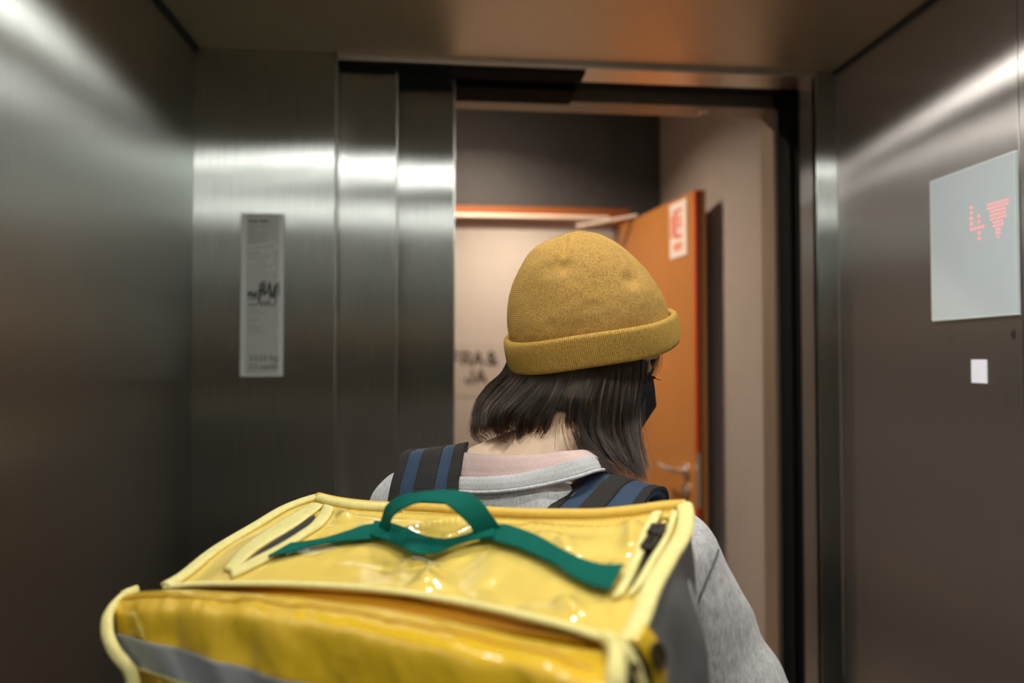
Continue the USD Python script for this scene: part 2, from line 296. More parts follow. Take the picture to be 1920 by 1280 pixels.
# skirting shadow gap under the ceiling along the side walls
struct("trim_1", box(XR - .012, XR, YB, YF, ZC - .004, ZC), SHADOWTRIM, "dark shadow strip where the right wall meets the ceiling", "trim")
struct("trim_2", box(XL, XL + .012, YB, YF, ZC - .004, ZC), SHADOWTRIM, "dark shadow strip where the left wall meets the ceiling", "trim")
# sliding door leaves, parked on the left
d1 = thing("door_1", "brushed steel sliding lift door leaf next to the return panel", "lift door", kind="structure")
obj("leaf", box(xs - .2, xd - .003, 1.62, 1.645, 0.01, ZS + .03, .0008), STEEL, d1, False)
obj("edge_strip", box(xd - .003, xd, 1.618, 1.645, 0.01, ZS + .03, .0006), STEEL_EDGE, d1, False)
d2 = thing("door_2", "brushed steel sliding lift door leaf at the edge of the open doorway", "lift door", kind="structure")
obj("leaf", box(xd - .2, xe - .003, 1.67, 1.695, 0.01, ZS + .03, .0008), STEEL, d2, False)
obj("edge_strip", box(xe - .003, xe, 1.668, 1.697, 0.01, ZS + .03, .0008), STEEL_EDGE, d2, False)
d3 = thing("door_3", "steel landing door leaf parked behind the cabin door leaves", "lift door", kind="structure")
obj("leaf", box(xd - .25, xe - .012, 1.745, 1.77, 0.01, ZS + .02, .0008), STEEL, d3, False)
# right door post
xp = 0.886
rp = thing("door_post", "brushed steel door post on the right of the lift doorway", "door post", kind="structure")
obj("front_face", box(xp, XR, YF, YF + .02, 0, ZC, .0015), STEEL, rp, False)
obj("return_face", box(xp, xp + .02, YF + .004, 1.66, 0, ZS + .01, .0008), STEEL_R, rp, False)
# head of the doorway
hd = thing("door_header", "brown lit head strip over the lift doorway with black hanger plates", "door header", kind="structure")
obj("soffit", box(xs, xp, YF + .002, 1.66, ZS, ZC, .0006), SOFFIT, hd, False)
obj("front_lip", box(xs, xp, YF - .002, YF + .003, ZS + .004, ZC, .0005), BRONZE, hd, False)
xh = RY(1097, 118, 1.60)[0]
obj("hanger_plate", box(xs - .1, xh, 1.595, 1.655, ZS - .006, ZS + .002, .0005), BLACK, hd, False)
xh2 = RY(1074, 185, 1.74)[0]
obj("hanger_plate", box(xs - .1, xh2, 1.70, 1.795, ZS - .008, ZS + .03, .0005), BLACK, hd, False)
obj("track_box", cat(box(-.6, xp + .1, 1.66, 1.80, ZS + .04, ZS + .06), box(-.6, xp + .1, 1.664, 1.69, ZS + .012, ZS + .03)), SHAFT, hd, False)
# shaft gap on the right and the landing frame
struct("shaft_gap", cat(box(xp + .012, xp + .05, 1.66, 1.80, 0, ZS + .05), box(xp + .002, xp + .014, 1.715, 1.73, 0, ZS + .02)), BLACK, "black slot between cabin and landing frames right of the doorway", "gap")
struct("sill", box(-.6, xp + .05, 1.66, 1.90, -.05, 0), STEEL_EDGE, "metal door sill on the floor between cabin and landing", "sill")
YH0, YH1 = 1.80, 1.88
lf = thing("landing_frame", "dull bronze landing door frame around the far side of the doorway", "door frame", kind="structure")
obj("right_jamb", box(xp, xp + .06, YH0, YH1, 0, ZS + .1, .001), BRONZE, lf, False)
obj("head", box(-.7, xp + .06, YH0, YH1, CZ + .690, CZ + .79, .001), BRONZE, lf, False)
bp = RY(1318, 196, 1.84); bp[2] = CZ + .690
obj("sensor_ring", lathe([(0.0, -.004), (.011, -.004), (.014, -.002), (.014, .001), (0, .001)], 24, trimesh.transformations.translation_matrix(bp)), CHROME, lf)
obj("sensor_lens", lathe([(0.0, -.006), (.006, -.005), (.006, 0), (0, 0)], 20, trimesh.transformations.translation_matrix(bp)), INK, lf)

# ------------------------------------------------------------------ landing and the room beyond
XW, YW, HC = 0.926, 2.95, 2.62
XHL = -1.1
struct("hall_floor", box(XHL - .1, 1.2, 1.90, YW + .1, -.05, -.002), HALLFLOOR, "polished stone floor of the landing outside the lift", "floor")
struct("hall_ceiling", box(XHL - .1, 1.2, YH1, YW + .1, HC, HC + .05), TAUPE, "ceiling of the landing outside the lift", "ceiling")
struct("wall_hall_right", box(XW, XW + .08, YH1, YW, 0, HC), TAUPE, "taupe wall on the right of the landing behind the wooden door", "wall")
struct("wall_hall_left", box(XHL - .08, XHL, YH1, YW, 0, HC), TAUPE, "taupe wall on the left of the landing, hidden by the lift doors", "wall")
struct("wall_hall_front", cat(box(XHL, xs - .1, YH1 - .02, YH1 + .02, 0, HC), box(xs - .1, XW, YH1 - .02, YH1, CZ + .79, HC)), TAUPE, "taupe wall around the lift doorway seen from the landing", "wall")
xo0, xo1 = -.12, 0.735
ztop = RY(1000, 420, YW)[2]; zlin = RY(1000, 389, YW)[2]
struct("wall_hall_back", cat(box(XHL, xo0 - .06, YW, YW + .12, 0, HC), box(xo1 + .05, XW + .08, YW, YW + .12, 0, HC), box(xo0 - .06, xo1 + .05, YW, YW + .12, zlin, HC)), DARKP, "dark grey wall facing the lift above the wooden door frame", "wall")
df = thing("door_frame", "orange brown wooden door frame in the dark grey landing wall", "door frame", kind="structure")
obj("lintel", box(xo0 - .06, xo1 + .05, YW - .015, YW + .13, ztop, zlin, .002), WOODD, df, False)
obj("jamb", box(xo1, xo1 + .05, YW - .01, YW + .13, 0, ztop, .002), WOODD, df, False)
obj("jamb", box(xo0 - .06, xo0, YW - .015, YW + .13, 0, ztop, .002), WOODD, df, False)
# far room
struct("wall_room_back", box(-1.5, 2.2, 4.3, 4.36, 0, 2.5), CREAMW, "warm lit cream wall of the room beyond the wooden door", "wall")
struct("wall_room_right", box(2.1, 2.16, YW + .12, 4.3, 0, 2.5), CREAMW, "cream side wall of the far room, hidden behind the wooden door", "wall")
struct("wall_room_left", box(-1.5, -1.44, YW + .12, 4.3, 0, 2.5), CREAMW, "cream side wall of the far room, hidden behind the lift doors", "wall")
struct("room_floor", box(-1.5, 2.2, YW + .1, 4.36, -.05, 0), HALLFLOOR, "stone floor of the far room", "floor")
struct("room_ceiling", box(-1.5, 2.2, YW + .12, 4.36, 2.5, 2.55), CREAMW, "cream ceiling of the far room", "ceiling")
# sign on the far wall
b0, b1 = RY(770, 640, 4.29), RY(968, 744, 4.29)
sg = thing("wall_sign", "blurred cream sign with brown lettering on the far room's wall", "sign")
obj("board", box(b0[0], b1[0], 4.296, 4.30, b1[2], b0[2], .001), plain("sign_board", (0.69, 0.60, 0.52), 0.7), sg, False)
def letters(text, h, p, ax, ay, mname, parent, mtl, bold=True, depth=.002, label=None, kind=None):
    m = meshkit.text_mesh(text, h, depth, bold); T = np.eye(4); T[:3, 0], T[:3, 1], T[:3, 2], T[:3, 3] = ax, ay, np.cross(ax, ay), p; m.apply_transform(T)
    return obj(mname, m, mtl, parent, False, label=label, kind=kind)
lx, lz = A(1, 0, 0), A(0, 0, 1)
hh = .082
letters("FRA", hh, RY(843, 684, 4.2945), lx, lz, "lettering", sg, BROWNL)
letters("&", hh, RY(911, 684, 4.2945), lx, lz, "lettering", sg, BROWNL)
letters("JA", hh, RY(870, 718, 4.2945), lx, lz, "lettering", sg, BROWNL)
# landing downlight, recessed
def downlight(name, label, p, r, depth, lens, group=None, dome=0.0):
    t = thing(name, label, "ceiling light", group)
    T = trimesh.transformations.translation_matrix(p)
    obj("rim", lathe([(r + .001, -.003), (r + .014, -.002), (r + .016, .0), (r + .016, .004), (r + .001, .004), (r + .001, -.003)], 40, T), CHROME, t)
    if depth: obj("can", lathe([(r, 0), (r + .001, 0), (r + .001, depth + .002), (r, depth + .002), (r, 0)], 40, T), CANM, t)
    obj("lens", lathe([(0, depth - .0015 - dome), (r * .35, depth - .0015 - dome * .93), (r * .7, depth - .0015 - dome * .6), (r * .96, depth - .0015), (r * .96, depth + .0015), (0, depth + .0015)], 40, T), lens, t)
    return t
HL = A(.08, 2.42, HC - .048)
downlight("hall_downlight", "recessed warm downlight in the landing ceiling outside the lift", HL, .06, .04, LAMP_H)
downlight("room_downlight", "round warm ceiling lamp of the far room beyond the wooden door", A(.35, 3.62, 2.496), .22, .0, LAMP_R)
# cabin downlights in the ceiling, out of the picture
k = 0
for x in (-.05, .41):
    for y, nm in ((.79, "front"), (.0, "rear")):
        downlight("ceiling_light", f"round white downlight in the lift ceiling, {nm} {'left' if x < 0 else 'right'} of four", A(x, y, ZC - .004), .036, 0, LAMP_C if y > .5 else LAMP_C2, "cabin downlights", .010)
# wooden fire door, standing open
hp, lp = A(xo1, YW - .005), A(*RX(1305, 345, 0.0)[:2]) * 0 + A(0.834, 2.27)
dv = unit(np.r_[lp - hp, 0]); dn = A(-dv[1], dv[0], 0); dn = dn if dn[0] > 0 else -dn       # dn: towards the right wall
Ld = np.linalg.norm(lp - hp); zd = CZ + .582
def DP(s, t, z): return np.r_[hp, 0] + dv * s + dn * t + A(0, 0, z)
fd = thing("fire_door", "orange brown wooden door standing open with red edge seal and lever handle", "door")
def dbox(s0, s1, t0, t1, z0, z1, b=.001): return obox(DP((s0 + s1) / 2, (t0 + t1) / 2, (z0 + z1) / 2), dv, dn, A(0, 0, 1), (s1 - s0) / 2, (t1 - t0) / 2, (z1 - z0) / 2, b)
obj("leaf", dbox(0, Ld - .004, 0, .0405, .008, zd, .0015), WOOD, fd, False)
zr0, zr1 = RY(1302, 850, 2.27)[2], RY(1302, 952, 2.27)[2]
for a, b in ((zr0, zd - .002), (.01, zr1)): obj("edge_seal", dbox(Ld - .006, Ld + .002, -.001, .010, a, b), RED, fd, False, label="red intumescent strip")
obj("edge_lipping", dbox(Ld - .006, Ld, .011, .021, .01, zd - .004), plain("brown_lipping", (0.17, 0.085, 0.03), 0.5), fd, False)
obj("edge_groove", dbox(Ld - .006, Ld - .002, .021, .025, .01, zd - .004), BLACK, fd, False)
obj("edge_lipping", dbox(Ld - .006, Ld + .001, .025, .0405, .01, zd), WOOD, fd, False)
obj("lock_plate", dbox(Ld - .004, Ld + .003, .001, .012, zr1, zr0), CHROME, fd, False, label="grey metal lock faceplate")
def onleaf(px, py): return onplane(px, py, DP(0, -.001, 1), dn)
h0 = onleaf(1286, 881); hz = A(0, 0, 1)
hd_ = obj("handle", cat(tube([h0, h0 - dn * .045], .008, 12), tube([h0 - dn * .045, h0 - dn * .047 - dv * .02, h0 - dn * .047 - dv * .055, h0 - dn * .045 - dv * .115 + hz * .004], .0085, 12, 20)), CHROME, fd, 40)
obj("rosette", tube([h0 + dn * .001, h0 - dn * .008], .024, 24), CHROME, hd_, 40)
c0 = onleaf(1288, 917)
obj("lock_cylinder", cat(tube([c0 + dn * .001, c0 - dn * .008], .022, 24), tube([c0, c0 - dn * .016], .010, 16)), CHROME, fd, 40)
# fire sign on the door
s00, s10, s11, s01 = onleaf(1256, 386), onleaf(1287, 372), onleaf(1288, 474), onleaf(1257, 487)
st = thing("fire_sign", "white and red fire sign sticker near the top of the open wooden door", "sign")
cS = (s00 + s10 + s11 + s01) / 4; wS = abs(np.dot((s10 - s00), dv)); hS = s00[2] - s01[2]
def sbox(u0, u1, v0, v1, t=.0012): return obox(cS - dn * t / 2 + dv * ((u0 + u1) / 2 - .5) * wS + hz * (.5 - (v0 + v1) / 2) * hS, dv, dn, hz, (u1 - u0) / 2 * wS, t / 2 + .0003, (v1 - v0) / 2 * hS, .0002)
obj("plate", sbox(0, 1, 0, 1), SIGNW, st, False)
obj("red_mark", cat(sbox(.25, .75, .14, .19, .002), sbox(.25, .42, .16, .62, .002), sbox(.33, .75, .60, .66, .002)), SIGNR, st, False)
obj("pink_print", cat(sbox(.05, .2, .22, .64, .0018), sbox(.5, .72, .25, .5, .0018)), SIGNP, st, False)
obj("pink_print", sbox(.22, .75, .74, .88, .002), SIGNP, st, False)
# door closer on the lintel
dc = thing("door_closer", "long pale door closer rail with arm on the wooden lintel", "door closer")
r0, r1 = RY(780, 397, 2.90), RY(1143, 416, 2.90)
obj("rail", box(r0[0], r1[0], 2.885, YW - .015, r1[2] + .004, r0[2] - .004, .006), CREAMM, dc, False)
obj("arm", obox((RY(1085, 424, 2.87) + RY(1190, 405, 2.78)) / 2, unit(RY(1190, 405, 2.78) - RY(1085, 424, 2.87)), unit(np.cross(hz, RY(1190, 405, 2.78) - RY(1085, 424, 2.87))), hz, .13, .01, .006, .002), CREAMM, dc, False)

# ------------------------------------------------------------------ capacity plate on the return panel
cp = thing("capacity_plate", "narrow silver capacity plate with small print and black marker scribble", "notice")
p0, p1 = RY(452, 399, YF - .004), RY(530, 706, YF - .004)
obj("plate", box(p0[0], p1[0], YF - .004, YF, p1[2], p0[2], .001), PLATE, cp, False)
def cb(x0, y0, x1, y1, t): a, b = RY(x0, y0, YF - .004), RY(x1, y1, YF - .004); return box(a[0], b[0], YF - .004 - t, YF - .0035, b[2], a[2])
obj("print_field", cb(463, 402, 521, 700, .0004), PLATEIN, cp, False)
PIN = YF - .0048
letters("1125 kg", .0118, RY(466, 675.5, PIN), lx, lz, "lettering", cp, INK, False, .0006, label="1125 kg")
letters("15 osób", .0118, RY(466, 692, PIN), lx, lz, "lettering", cp, INK, False, .0006, label="15 osób")
lines = [cb(466, y, x1, y + h, .0006) for y, x1, h in ((423, 485, 1.6), (428, 480, 1.6), (433, 484, 1.6), (438, 502, 1.6), (443, 505, 1.6), (448, 498, 1.6), (454, 480, 1.6), (580, 487, 1.4), (586, 499, 1.4), (599, 474, 2), (611, 493, 1.4), (617, 491, 1.4), (622, 498, 1.4))]
lines += [cb(488, y, 502, y + 1.6, .0006) for y in (423, 433)] + [cb(477, 599, 486, 601, .0006)]
obj("small_print", cat(*lines), INK2, cp, False, kind="stuff")
obj("heading_print", cat(cb(466, 413, 484, 416.5, .0006), cb(487, 413, 503, 416.5, .0006)), INK, cp, False)
def rules(): return cat(*[cb(465, y, 519, y + .5, .0005) for y in (593, 604, 628, 570)])
obj("ruled_line", rules(), INK2, cp, False)
def stroke(pts, w=.0010): return tube([RY(x, y, PIN - .0002) for x, y in pts], w, 6, 26, 0.4, (0, 1, 0))
scr = [[(466, 545), (467, 556), (472, 546), (474, 557), (480, 545), (478, 556), (484, 552)], [(484, 549), (488, 540), (491, 527), (489, 545), (484, 562), (492, 545), (497, 533), (494, 555)],
       [(486, 535), (498, 534)], [(496, 526), (497, 552), (503, 540), (505, 530), (506, 556)], [(494, 549), (509, 547)], [(507, 532), (510, 555), (516, 533), (514, 560)],
       [(517, 555), (519, 535), (522, 530), (523, 545), (521, 556)], [(466, 572), (476, 570)], [(476, 573), (484, 568), (487, 558), (490, 574), (496, 564), (499, 574), (504, 562), (506, 573)], [(505, 560), (513, 556), (518, 563), (514, 572), (507, 573)], [(514, 514), (516, 517)],
       [(468, 561), (482, 560)]]
obj("marker_scribble", cat(*[stroke(s, .0017 if i in (0, 1, 3, 5) else .0012) for i, s in enumerate(scr)]), MARKER, cp, 40)
tp = [[(464, 462), (480, 460), (500, 457), (512, 452)], [(466, 470), (490, 468), (520, 466)], [(488, 478), (494, 473), (500, 473)], [(503, 473), (512, 475)], [(466, 492), (478, 492)], [(505, 484), (510, 488), (505, 494), (500, 488)], [(498, 503), (510, 506), (514, 498)], [(514, 455), (520, 465)]]
obj("tape_remnant", cat(*[stroke(s, .0014) for s in tp]), TAPE, cp, 40, label="crumpled clear tape remnants")

# ------------------------------------------------------------------ control panel in the right wall
pn = thing("control_panel", "steel lift control panel with a white glass display showing 4 and a down arrow", "control panel")
obj("faceplate", box(XR - .0015, XR + .03, PY0, PY1, 0, ZC, .0006), STEEL_R, pn, False)
ga, gb = RX(1757, 340, XR), RX(1760, 600, XR)
gl = obj("display", box(XR - .008, XR - .0014, PY0 + .0015, PY1 + .0015, gb[2], ga[2], .0008), GLASSW, pn, False, label="white glass display")
obj("glass_edge", cat(box(XR - .0082, XR - .0014, PY1 - .0005, PY1 + .0022, gb[2], ga[2], .0004), box(XR - .0082, XR - .0014, PY0 + .0015, PY1 + .002, ga[2] - .0008, ga[2] + .002, .0004), box(XR - .0082, XR - .0014, PY0 + .0015, PY1 + .002, gb[2] - .0016, gb[2] + .0006, .0004)), GLASSE, gl, False)
def led(pts, r=.0021): return cat(*[lathe([(0, 0), (r, 0), (r * .9, .0006), (0, .0007)], 12, frame(p, A(0, 1, 0), A(0, 0, 1), A(-1, 0, 0)) @ np.diag([1, -1, 1, 1])) for p in pts])
GX = XR - .0082
a4, b4 = RX(1821, 389, GX), RX(1843, 430, GX)
dy4 = (a4[1] - b4[1]) / 3; dz4 = .0098
fp = [A(GX, a4[1], a4[2] - i * dz4) for i in range(5)] + [A(GX, a4[1] - j * dy4, a4[2] - 4 * dz4) for j in range(1, 4)] + [A(GX, a4[1] - 2 * dy4, a4[2] - i * dz4) for i in (2, 3, 5, 6)]
obj("led_digit", led(fp, .0024), LED, gl, False, label="red dotted figure 4")
aa, ab = RX(1853, 384, GX), RX(1889, 377, GX)
ap = []
rows = [8, 8, 6, 6, 6, 4, 4, 2, 2, 1]
yc, dy, dz = (aa[1] + ab[1]) / 2, (aa[1] - ab[1]) / 7, .0066
for i, n in enumerate(rows): ap += [A(GX, yc + (j - (n - 1) / 2) * dy, aa[2] - i * dz) for j in range(n)]
obj("led_arrow", led(ap, .00155), LED, gl, False, label="red dotted down arrow")
q0, q1 = RX(1824, 674, XR), RX(1853, 720, XR)
obj("button", box(XR - .004, XR, q1[1], q0[1], q1[2] + .001, q0[2], .0008), BUTTON, pn, False, label="small lit white square button")
sy = RX(1893, 627, XR - .002)
def arc(r): return tube([A(XR - .0018, sy[1] - r * math.cos(a), sy[2] + r * 1.15 * math.sin(a)) for a in np.linspace(-.75, .75, 12)], .0007, 6)
obj("sound_symbol", cat(arc(.004), arc(.0075), arc(.011)), MARKER, pn, 40, label="black sound wave symbol")
obj("braille_dot", cat(*[trimesh.creation.icosphere(1, .0008).apply_translation(RX(x, 632, XR - .0016)) for x in (1783, 1787, 1791)]), MARKER, pn, 40)

# ------------------------------------------------------------------ frames shared by person and bag
bu, bb = unit(cv(.891, .079, -.447)), unit(cv(.4186, .196, .887))      # bag: along its width to the right, towards the wearer's back
bn = unit(np.cross(bu, bb)); bn = bn if bn[2] > 0 else -bn
W_, D_ = .44, .212
BL = O + cv(-.2836 * .822, -.2266 * .822, .822)
def lid(px, py, h=0.0): return onplane(px, py, BL + bn * h, bn)
def lidline(pts, h=0.0): return [lid(x, y, h) for x, y in pts]

# ------------------------------------------------------------------ person
pe = thing("person", "person in mustard beanie, grey sweatshirt and black face mask, seen from behind in the lift", "person")
NB = O + cv(.020, -.172, .865)                                   # base of the neck
tl, tf, tu = unit(A(*(cv(.894, 0, -.448)[:2]), 0)), unit(A(*(cv(.448, 0, .894)[:2]), 0)), A(0, 0, 1)
def TB(l, f, u): return NB + tl * l + tf * f + tu * u            # torso frame: left-right, forward, up
HC_ = O + cv(.097, -.020, .930)                                  # centre of the head
hF = unit(cv(.90, -.30, .33)); hS = unit(np.cross(hF, UPV)); hU = np.cross(hS, hF)   # hS: the person's right, towards the camera
HR = np.c_[hF, hS, hU]
def HP(f, s, u): return HC_ + hF * f + hS * s + hU * u
def hs(f, s, u, r): return sph(HP(f, s, u), r)
skull = ell(HP(.006, 0, .02), (.088, .072, .10), HR)
face = [skull, hull(ell(HP(.012, 0, -.01), (.078, .064, .075), HR), hs(.070, 0, -.098, .022), hs(.012, .047, -.075, .018), hs(.012, -.047, -.075, .018)),
        hull(hs(.090, 0, .012, .009), hs(.109, 0, -.026, .010)), hull(hs(.109, 0, -.026, .010), hs(.097, .009, -.032, .008), hs(.097, -.009, -.032, .008)),
        hull(hs(.080, .034, .030, .012), hs(.086, .010, .027, .012)), hull(hs(.080, -.034, .030, .012), hs(.086, -.010, .027, .012)),
        hull(hs(.072, .030, -.024, .014), hs(.056, .038, -.03, .018)), hull(hs(.072, -.030, -.024, .014), hs(.056, -.038, -.03, .018)),
        hs(.0775, .032, .0065, .0128), hs(.0775, -.032, .0065, .0128),
        hull(hs(.088, .018, -.058, .007), hs(.095, 0, -.056, .008), hs(.088, -.018, -.058, .007)), hull(hs(.086, .014, -.068, .007), hs(.092, 0, -.068, .008), hs(.086, -.014, -.068, .007))]
for s in (1, -1):
    face.append(hull(hs(-.008, s * .066, .012, .010), hs(-.014, s * .071, .008, .007), hs(-.004, s * .066, -.03, .007)))
nk0 = O + cv(.100, -.085, .905)
neck = [hull(sph(nk0, .056), sph(NB + A(0, 0, -.02), .062)), hull(sph(NB + A(0, 0, -.015), .060), sph(TB(-.08, .0, -.050), .036)), hull(sph(NB + A(0, 0, -.012), .058), sph(TB(.08, .0, -.060), .036)),
        hull(sph(nk0, .050), hs(-.028, 0, -.02, .048)), hull(sph(C(975, 848, .905), .031), sph(C(897, 880, .89), .031), sph(C(1000, 890, .875), .05))]
trunk = [hull(sph(TB(-.15, 0, -.10), .03), sph(TB(.15, .01, -.115), .03), sph(TB(-.08, .03, -.25), .08), sph(TB(.08, .03, -.25), .08)), hull(sph(TB(-.08, .01, -.25), .08), sph(TB(.08, .01, -.25), .08), sph(TB(-.07, .01, -.5), .08), sph(TB(.07, .01, -.5), .08)),
         hull(sph(TB(-.07, .01, -.5), .08), sph(TB(.07, .01, -.5), .08), sph(TB(-.08, .0, -.62), .085), sph(TB(.08, .0, -.62), .085)), hull(sph(TB(0, .02, -.02), .055), sph(TB(0, .04, -.12), .07))]
SHr, SHl = C(1245, 1050, .76), C(766, 957, .92)
ELr = C(1450, 1430, .765); WRr = ELr + tf * .20 - tl * .05 - tu * .10
ELl, WRl = TB(-.235, .0, -.37), TB(-.17, .19, -.50)
def hand(wr, el, side):
    """open relaxed hand: palm, four bent fingers and a thumb"""
    d = unit(wr - el); x = unit(np.cross(d, tu)) * side; n = np.cross(x, d); n = n if n[2] < 0 else -n; P = []
    pc = wr + d * .05
    P.append(hull(sph(wr, .024), sph(pc + x * .026 + d * .03, .012), sph(pc - x * .026 + d * .03, .012), sph(pc - x * .02 - d * .03, .014), sph(pc + x * .02 - d * .03, .014)))
    for i, (o, L) in enumerate(((-.028, .062), (-.0095, .072), (.0095, .067), (.027, .052))):
        a = pc + x * o + d * .035; b = a + d * L * .45 + n * .006; c_ = b + d * L * .32 + n * .016; e = c_ + d * L * .2 + n * .018
        P += [hull(sph(a, .009, 12), sph(b, .0085, 12)), hull(sph(b, .0085, 12), sph(c_, .0078, 12)), hull(sph(c_, .0078, 12), sph(e, .0070, 12))]
    a = pc - x * .024 - d * .03; b = a - x * .022 + d * .03 + n * .01; c_ = b - x * .006 + d * .028 + n * .008
    P += [hull(sph(a, .013, 12), sph(b, .010, 12)), hull(sph(b, .010, 12), sph(c_, .0085, 12))]
    return P
arms = []
for sh, el, wr, sd in ((SHr, ELr, WRr, 1), (SHl, ELl, WRl, -1)):
    arms += [hull(sph(sh, .042), sph(el, .034)), hull(sph(el, .034), sph(wr, .023))] + hand(wr, el, sd)
HPr, HPl = TB(.085, 0, -.66), TB(-.085, 0, -.66)
def floorpt(l, f): p = TB(l, f, 0); p[2] = 0; return p
legs = []
for s in (1, -1):
    h, k, a = TB(s * .085, 0, -.66), TB(s * .09, .015, 0), TB(s * .09, -.01, 0)
    k[2], a[2] = .45, .09
    legs += [hull(sph(h, .085), sph(k, .052)), hull(sph(k, .052), sph(a, .036)), hull(sph(a - A(0, 0, .03), .032), sph(a + tf * .14 - A(0, 0, .055), .026))]
body = melt(face + neck + trunk + arms + legs, .010, 6)
BODYP = obj("body", body, SKIN, pe, True)
for s in (1, -1):
    e = obj("eye", trimesh.creation.icosphere(3, .0118).apply_translation(HP(.0765, s * .032, .003)), EYEW, pe, True)
    obj("iris", trimesh.creation.icosphere(2, .0062).apply_translation(HP(.0828, s * .032, -.0005)), plain("iris_brown", (0.03, 0.015, 0.008), 0.2) if s == 1 else "/World/Looks/iris_brown", e, True)
    obj("eyebrow", tube([HP(.093, s * .012, .031), HP(.095, s * .028, .036), HP(.084, s * .046, .032)], [.0025, .003, .0015], 8), HAIRB, pe, True)
# mask: a folded cloth shell with ear loops
mk = hull(hs(.112, 0, .0, .003), hs(.128, 0, -.034, .003), hs(.098, 0, -.112, .004), hs(.045, .064, -.012, .003), hs(.045, -.064, -.012, .003), hs(.03, .058, -.075, .004), hs(.03, -.058, -.075, .004), hs(.07, .028, -.115, .004), hs(.07, -.028, -.115, .004), hs(.088, .046, -.016, .004), hs(.088, -.046, -.016, .004), hs(.070, .060, -.030, .004), hs(.070, -.060, -.030, .004), hs(.115, .015, -.036, .004), hs(.115, -.015, -.036, .004), hs(.104, .012, -.006, .003), hs(.104, -.012, -.006, .003))
mk = melt([mk], .006, 3)
mp = obj("face_mask", mk, MASKM, pe, True, label="black cloth face mask")
for s in (1, -1):
    obj("ear_loop", tube([HP(.045, s * .066, -.012), HP(.015, s * .077, .008), HP(-.012, s * .084, .012), HP(-.016, s * .083, -.01), HP(.0, s * .076, -.045), HP(.03, s * .062, -.072)], .0014, 8, 30), MASKM, mp, True)

def P3(l): return [C(*q_) for q_ in l]
# sweatshirt
def swell(P): return 0.006 * (meshkit.fbm(P * 16, 3, 5) - .5) * 2
SR, SL = C(1238, 1044, .765), C(772, 955, .915)
shirt = [hull(sph(SL, .050), sph(SR, .056), sph(TB(-.09, .02, -.22), .100), sph(TB(.09, .02, -.22), .100), sph(TB(-.06, -.030, -.044), .046), sph(TB(.06, -.034, -.046), .047), sph(TB(.02, -.036, -.042), .045), sph(TB(.05, -.037, -.038), .044), sph(TB(.08, -.012, -.042), .038)),
         hull(sph(TB(-.07, -.025, -.048), .045), sph(TB(.06, -.028, -.054), .045), sph(TB(-.06, .045, -.085), .055), sph(TB(.06, .045, -.085), .055), sph(TB(-.04, .07, -.13), .06), sph(TB(.04, .07, -.13), .06), sph(TB(0, .0, -.20), .115)),
         hull(sph(TB(-.09, .02, -.22), .100), sph(TB(.09, .02, -.22), .100), sph(TB(-.085, .02, -.60), .105), sph(TB(.085, .02, -.60), .105)),
         hull(sph(TB(-.085, .02, -.60), .105), sph(TB(.085, .02, -.60), .105), sph(TB(-.08, .01, -.68), .09), sph(TB(.08, .01, -.68), .09))]
shm = melt(shirt, .011, 14); shm = displace(shm, swell)
sw = obj("sweatshirt", shm, HEATHER, pe, True, label="light grey heather sweatshirt")
def sleeve(sh, el, wr, r0, r1, r2):
    a = [hull(sph(sh, r0), sph(el, r1)), hull(sph(el, r1), sph(wr + (el - wr) * .1, r2))]
    m = melt(a, .010, 10)
    def f(P):
        t = np.dot(P - sh, unit(el - sh)); return 0.0025 * np.sin(t * 70 + 6 * meshkit.noise(P * 14, 3)) * np.clip(t * 6, 0, 1) + 0.012 * (meshkit.fbm(P * 13, 3, 9) - .5)
    return displace(m, f)
SLV = sleeve(SHr, ELr, WRr, .0605, .060, .038)
obj("sleeve", SLV, HEATHER, sw, True)
obj("sleeve", sleeve(SHl, ELl, WRl, .052, .055, .038), HEATHER, sw, True)
def onto(mesh, pts, lift):
    """points of a mesh's seen side under the given pixels"""
    d_ = mesh.vertices - O; z_ = d_ @ FWD; px_ = np.c_[960 + FPX * (d_ @ RGT) / z_, 640 - FPX * (d_ @ UPV) / z_]; out = []
    for x, y in pts:
        r_ = np.hypot(px_[:, 0] - x, px_[:, 1] - y); k_ = np.argsort(r_)[:60]; k_ = k_[r_[k_] < 22] if (r_[k_] < 22).any() else k_[:1]
        zz = np.sort(z_[k_])[: max(1, len(k_) // 3)].mean(); out.append(C(x, y, zz - lift))
    return out
obj("armhole_seam", tube(onto(SLV, [(1347, 1030), (1338, 1055), (1326, 1085), (1314, 1115), (1306, 1145), (1303, 1180)], .0005), .0011, 8, 40), plain("seam_grey", (0.13, 0.132, 0.135), 0.9), sw, True)
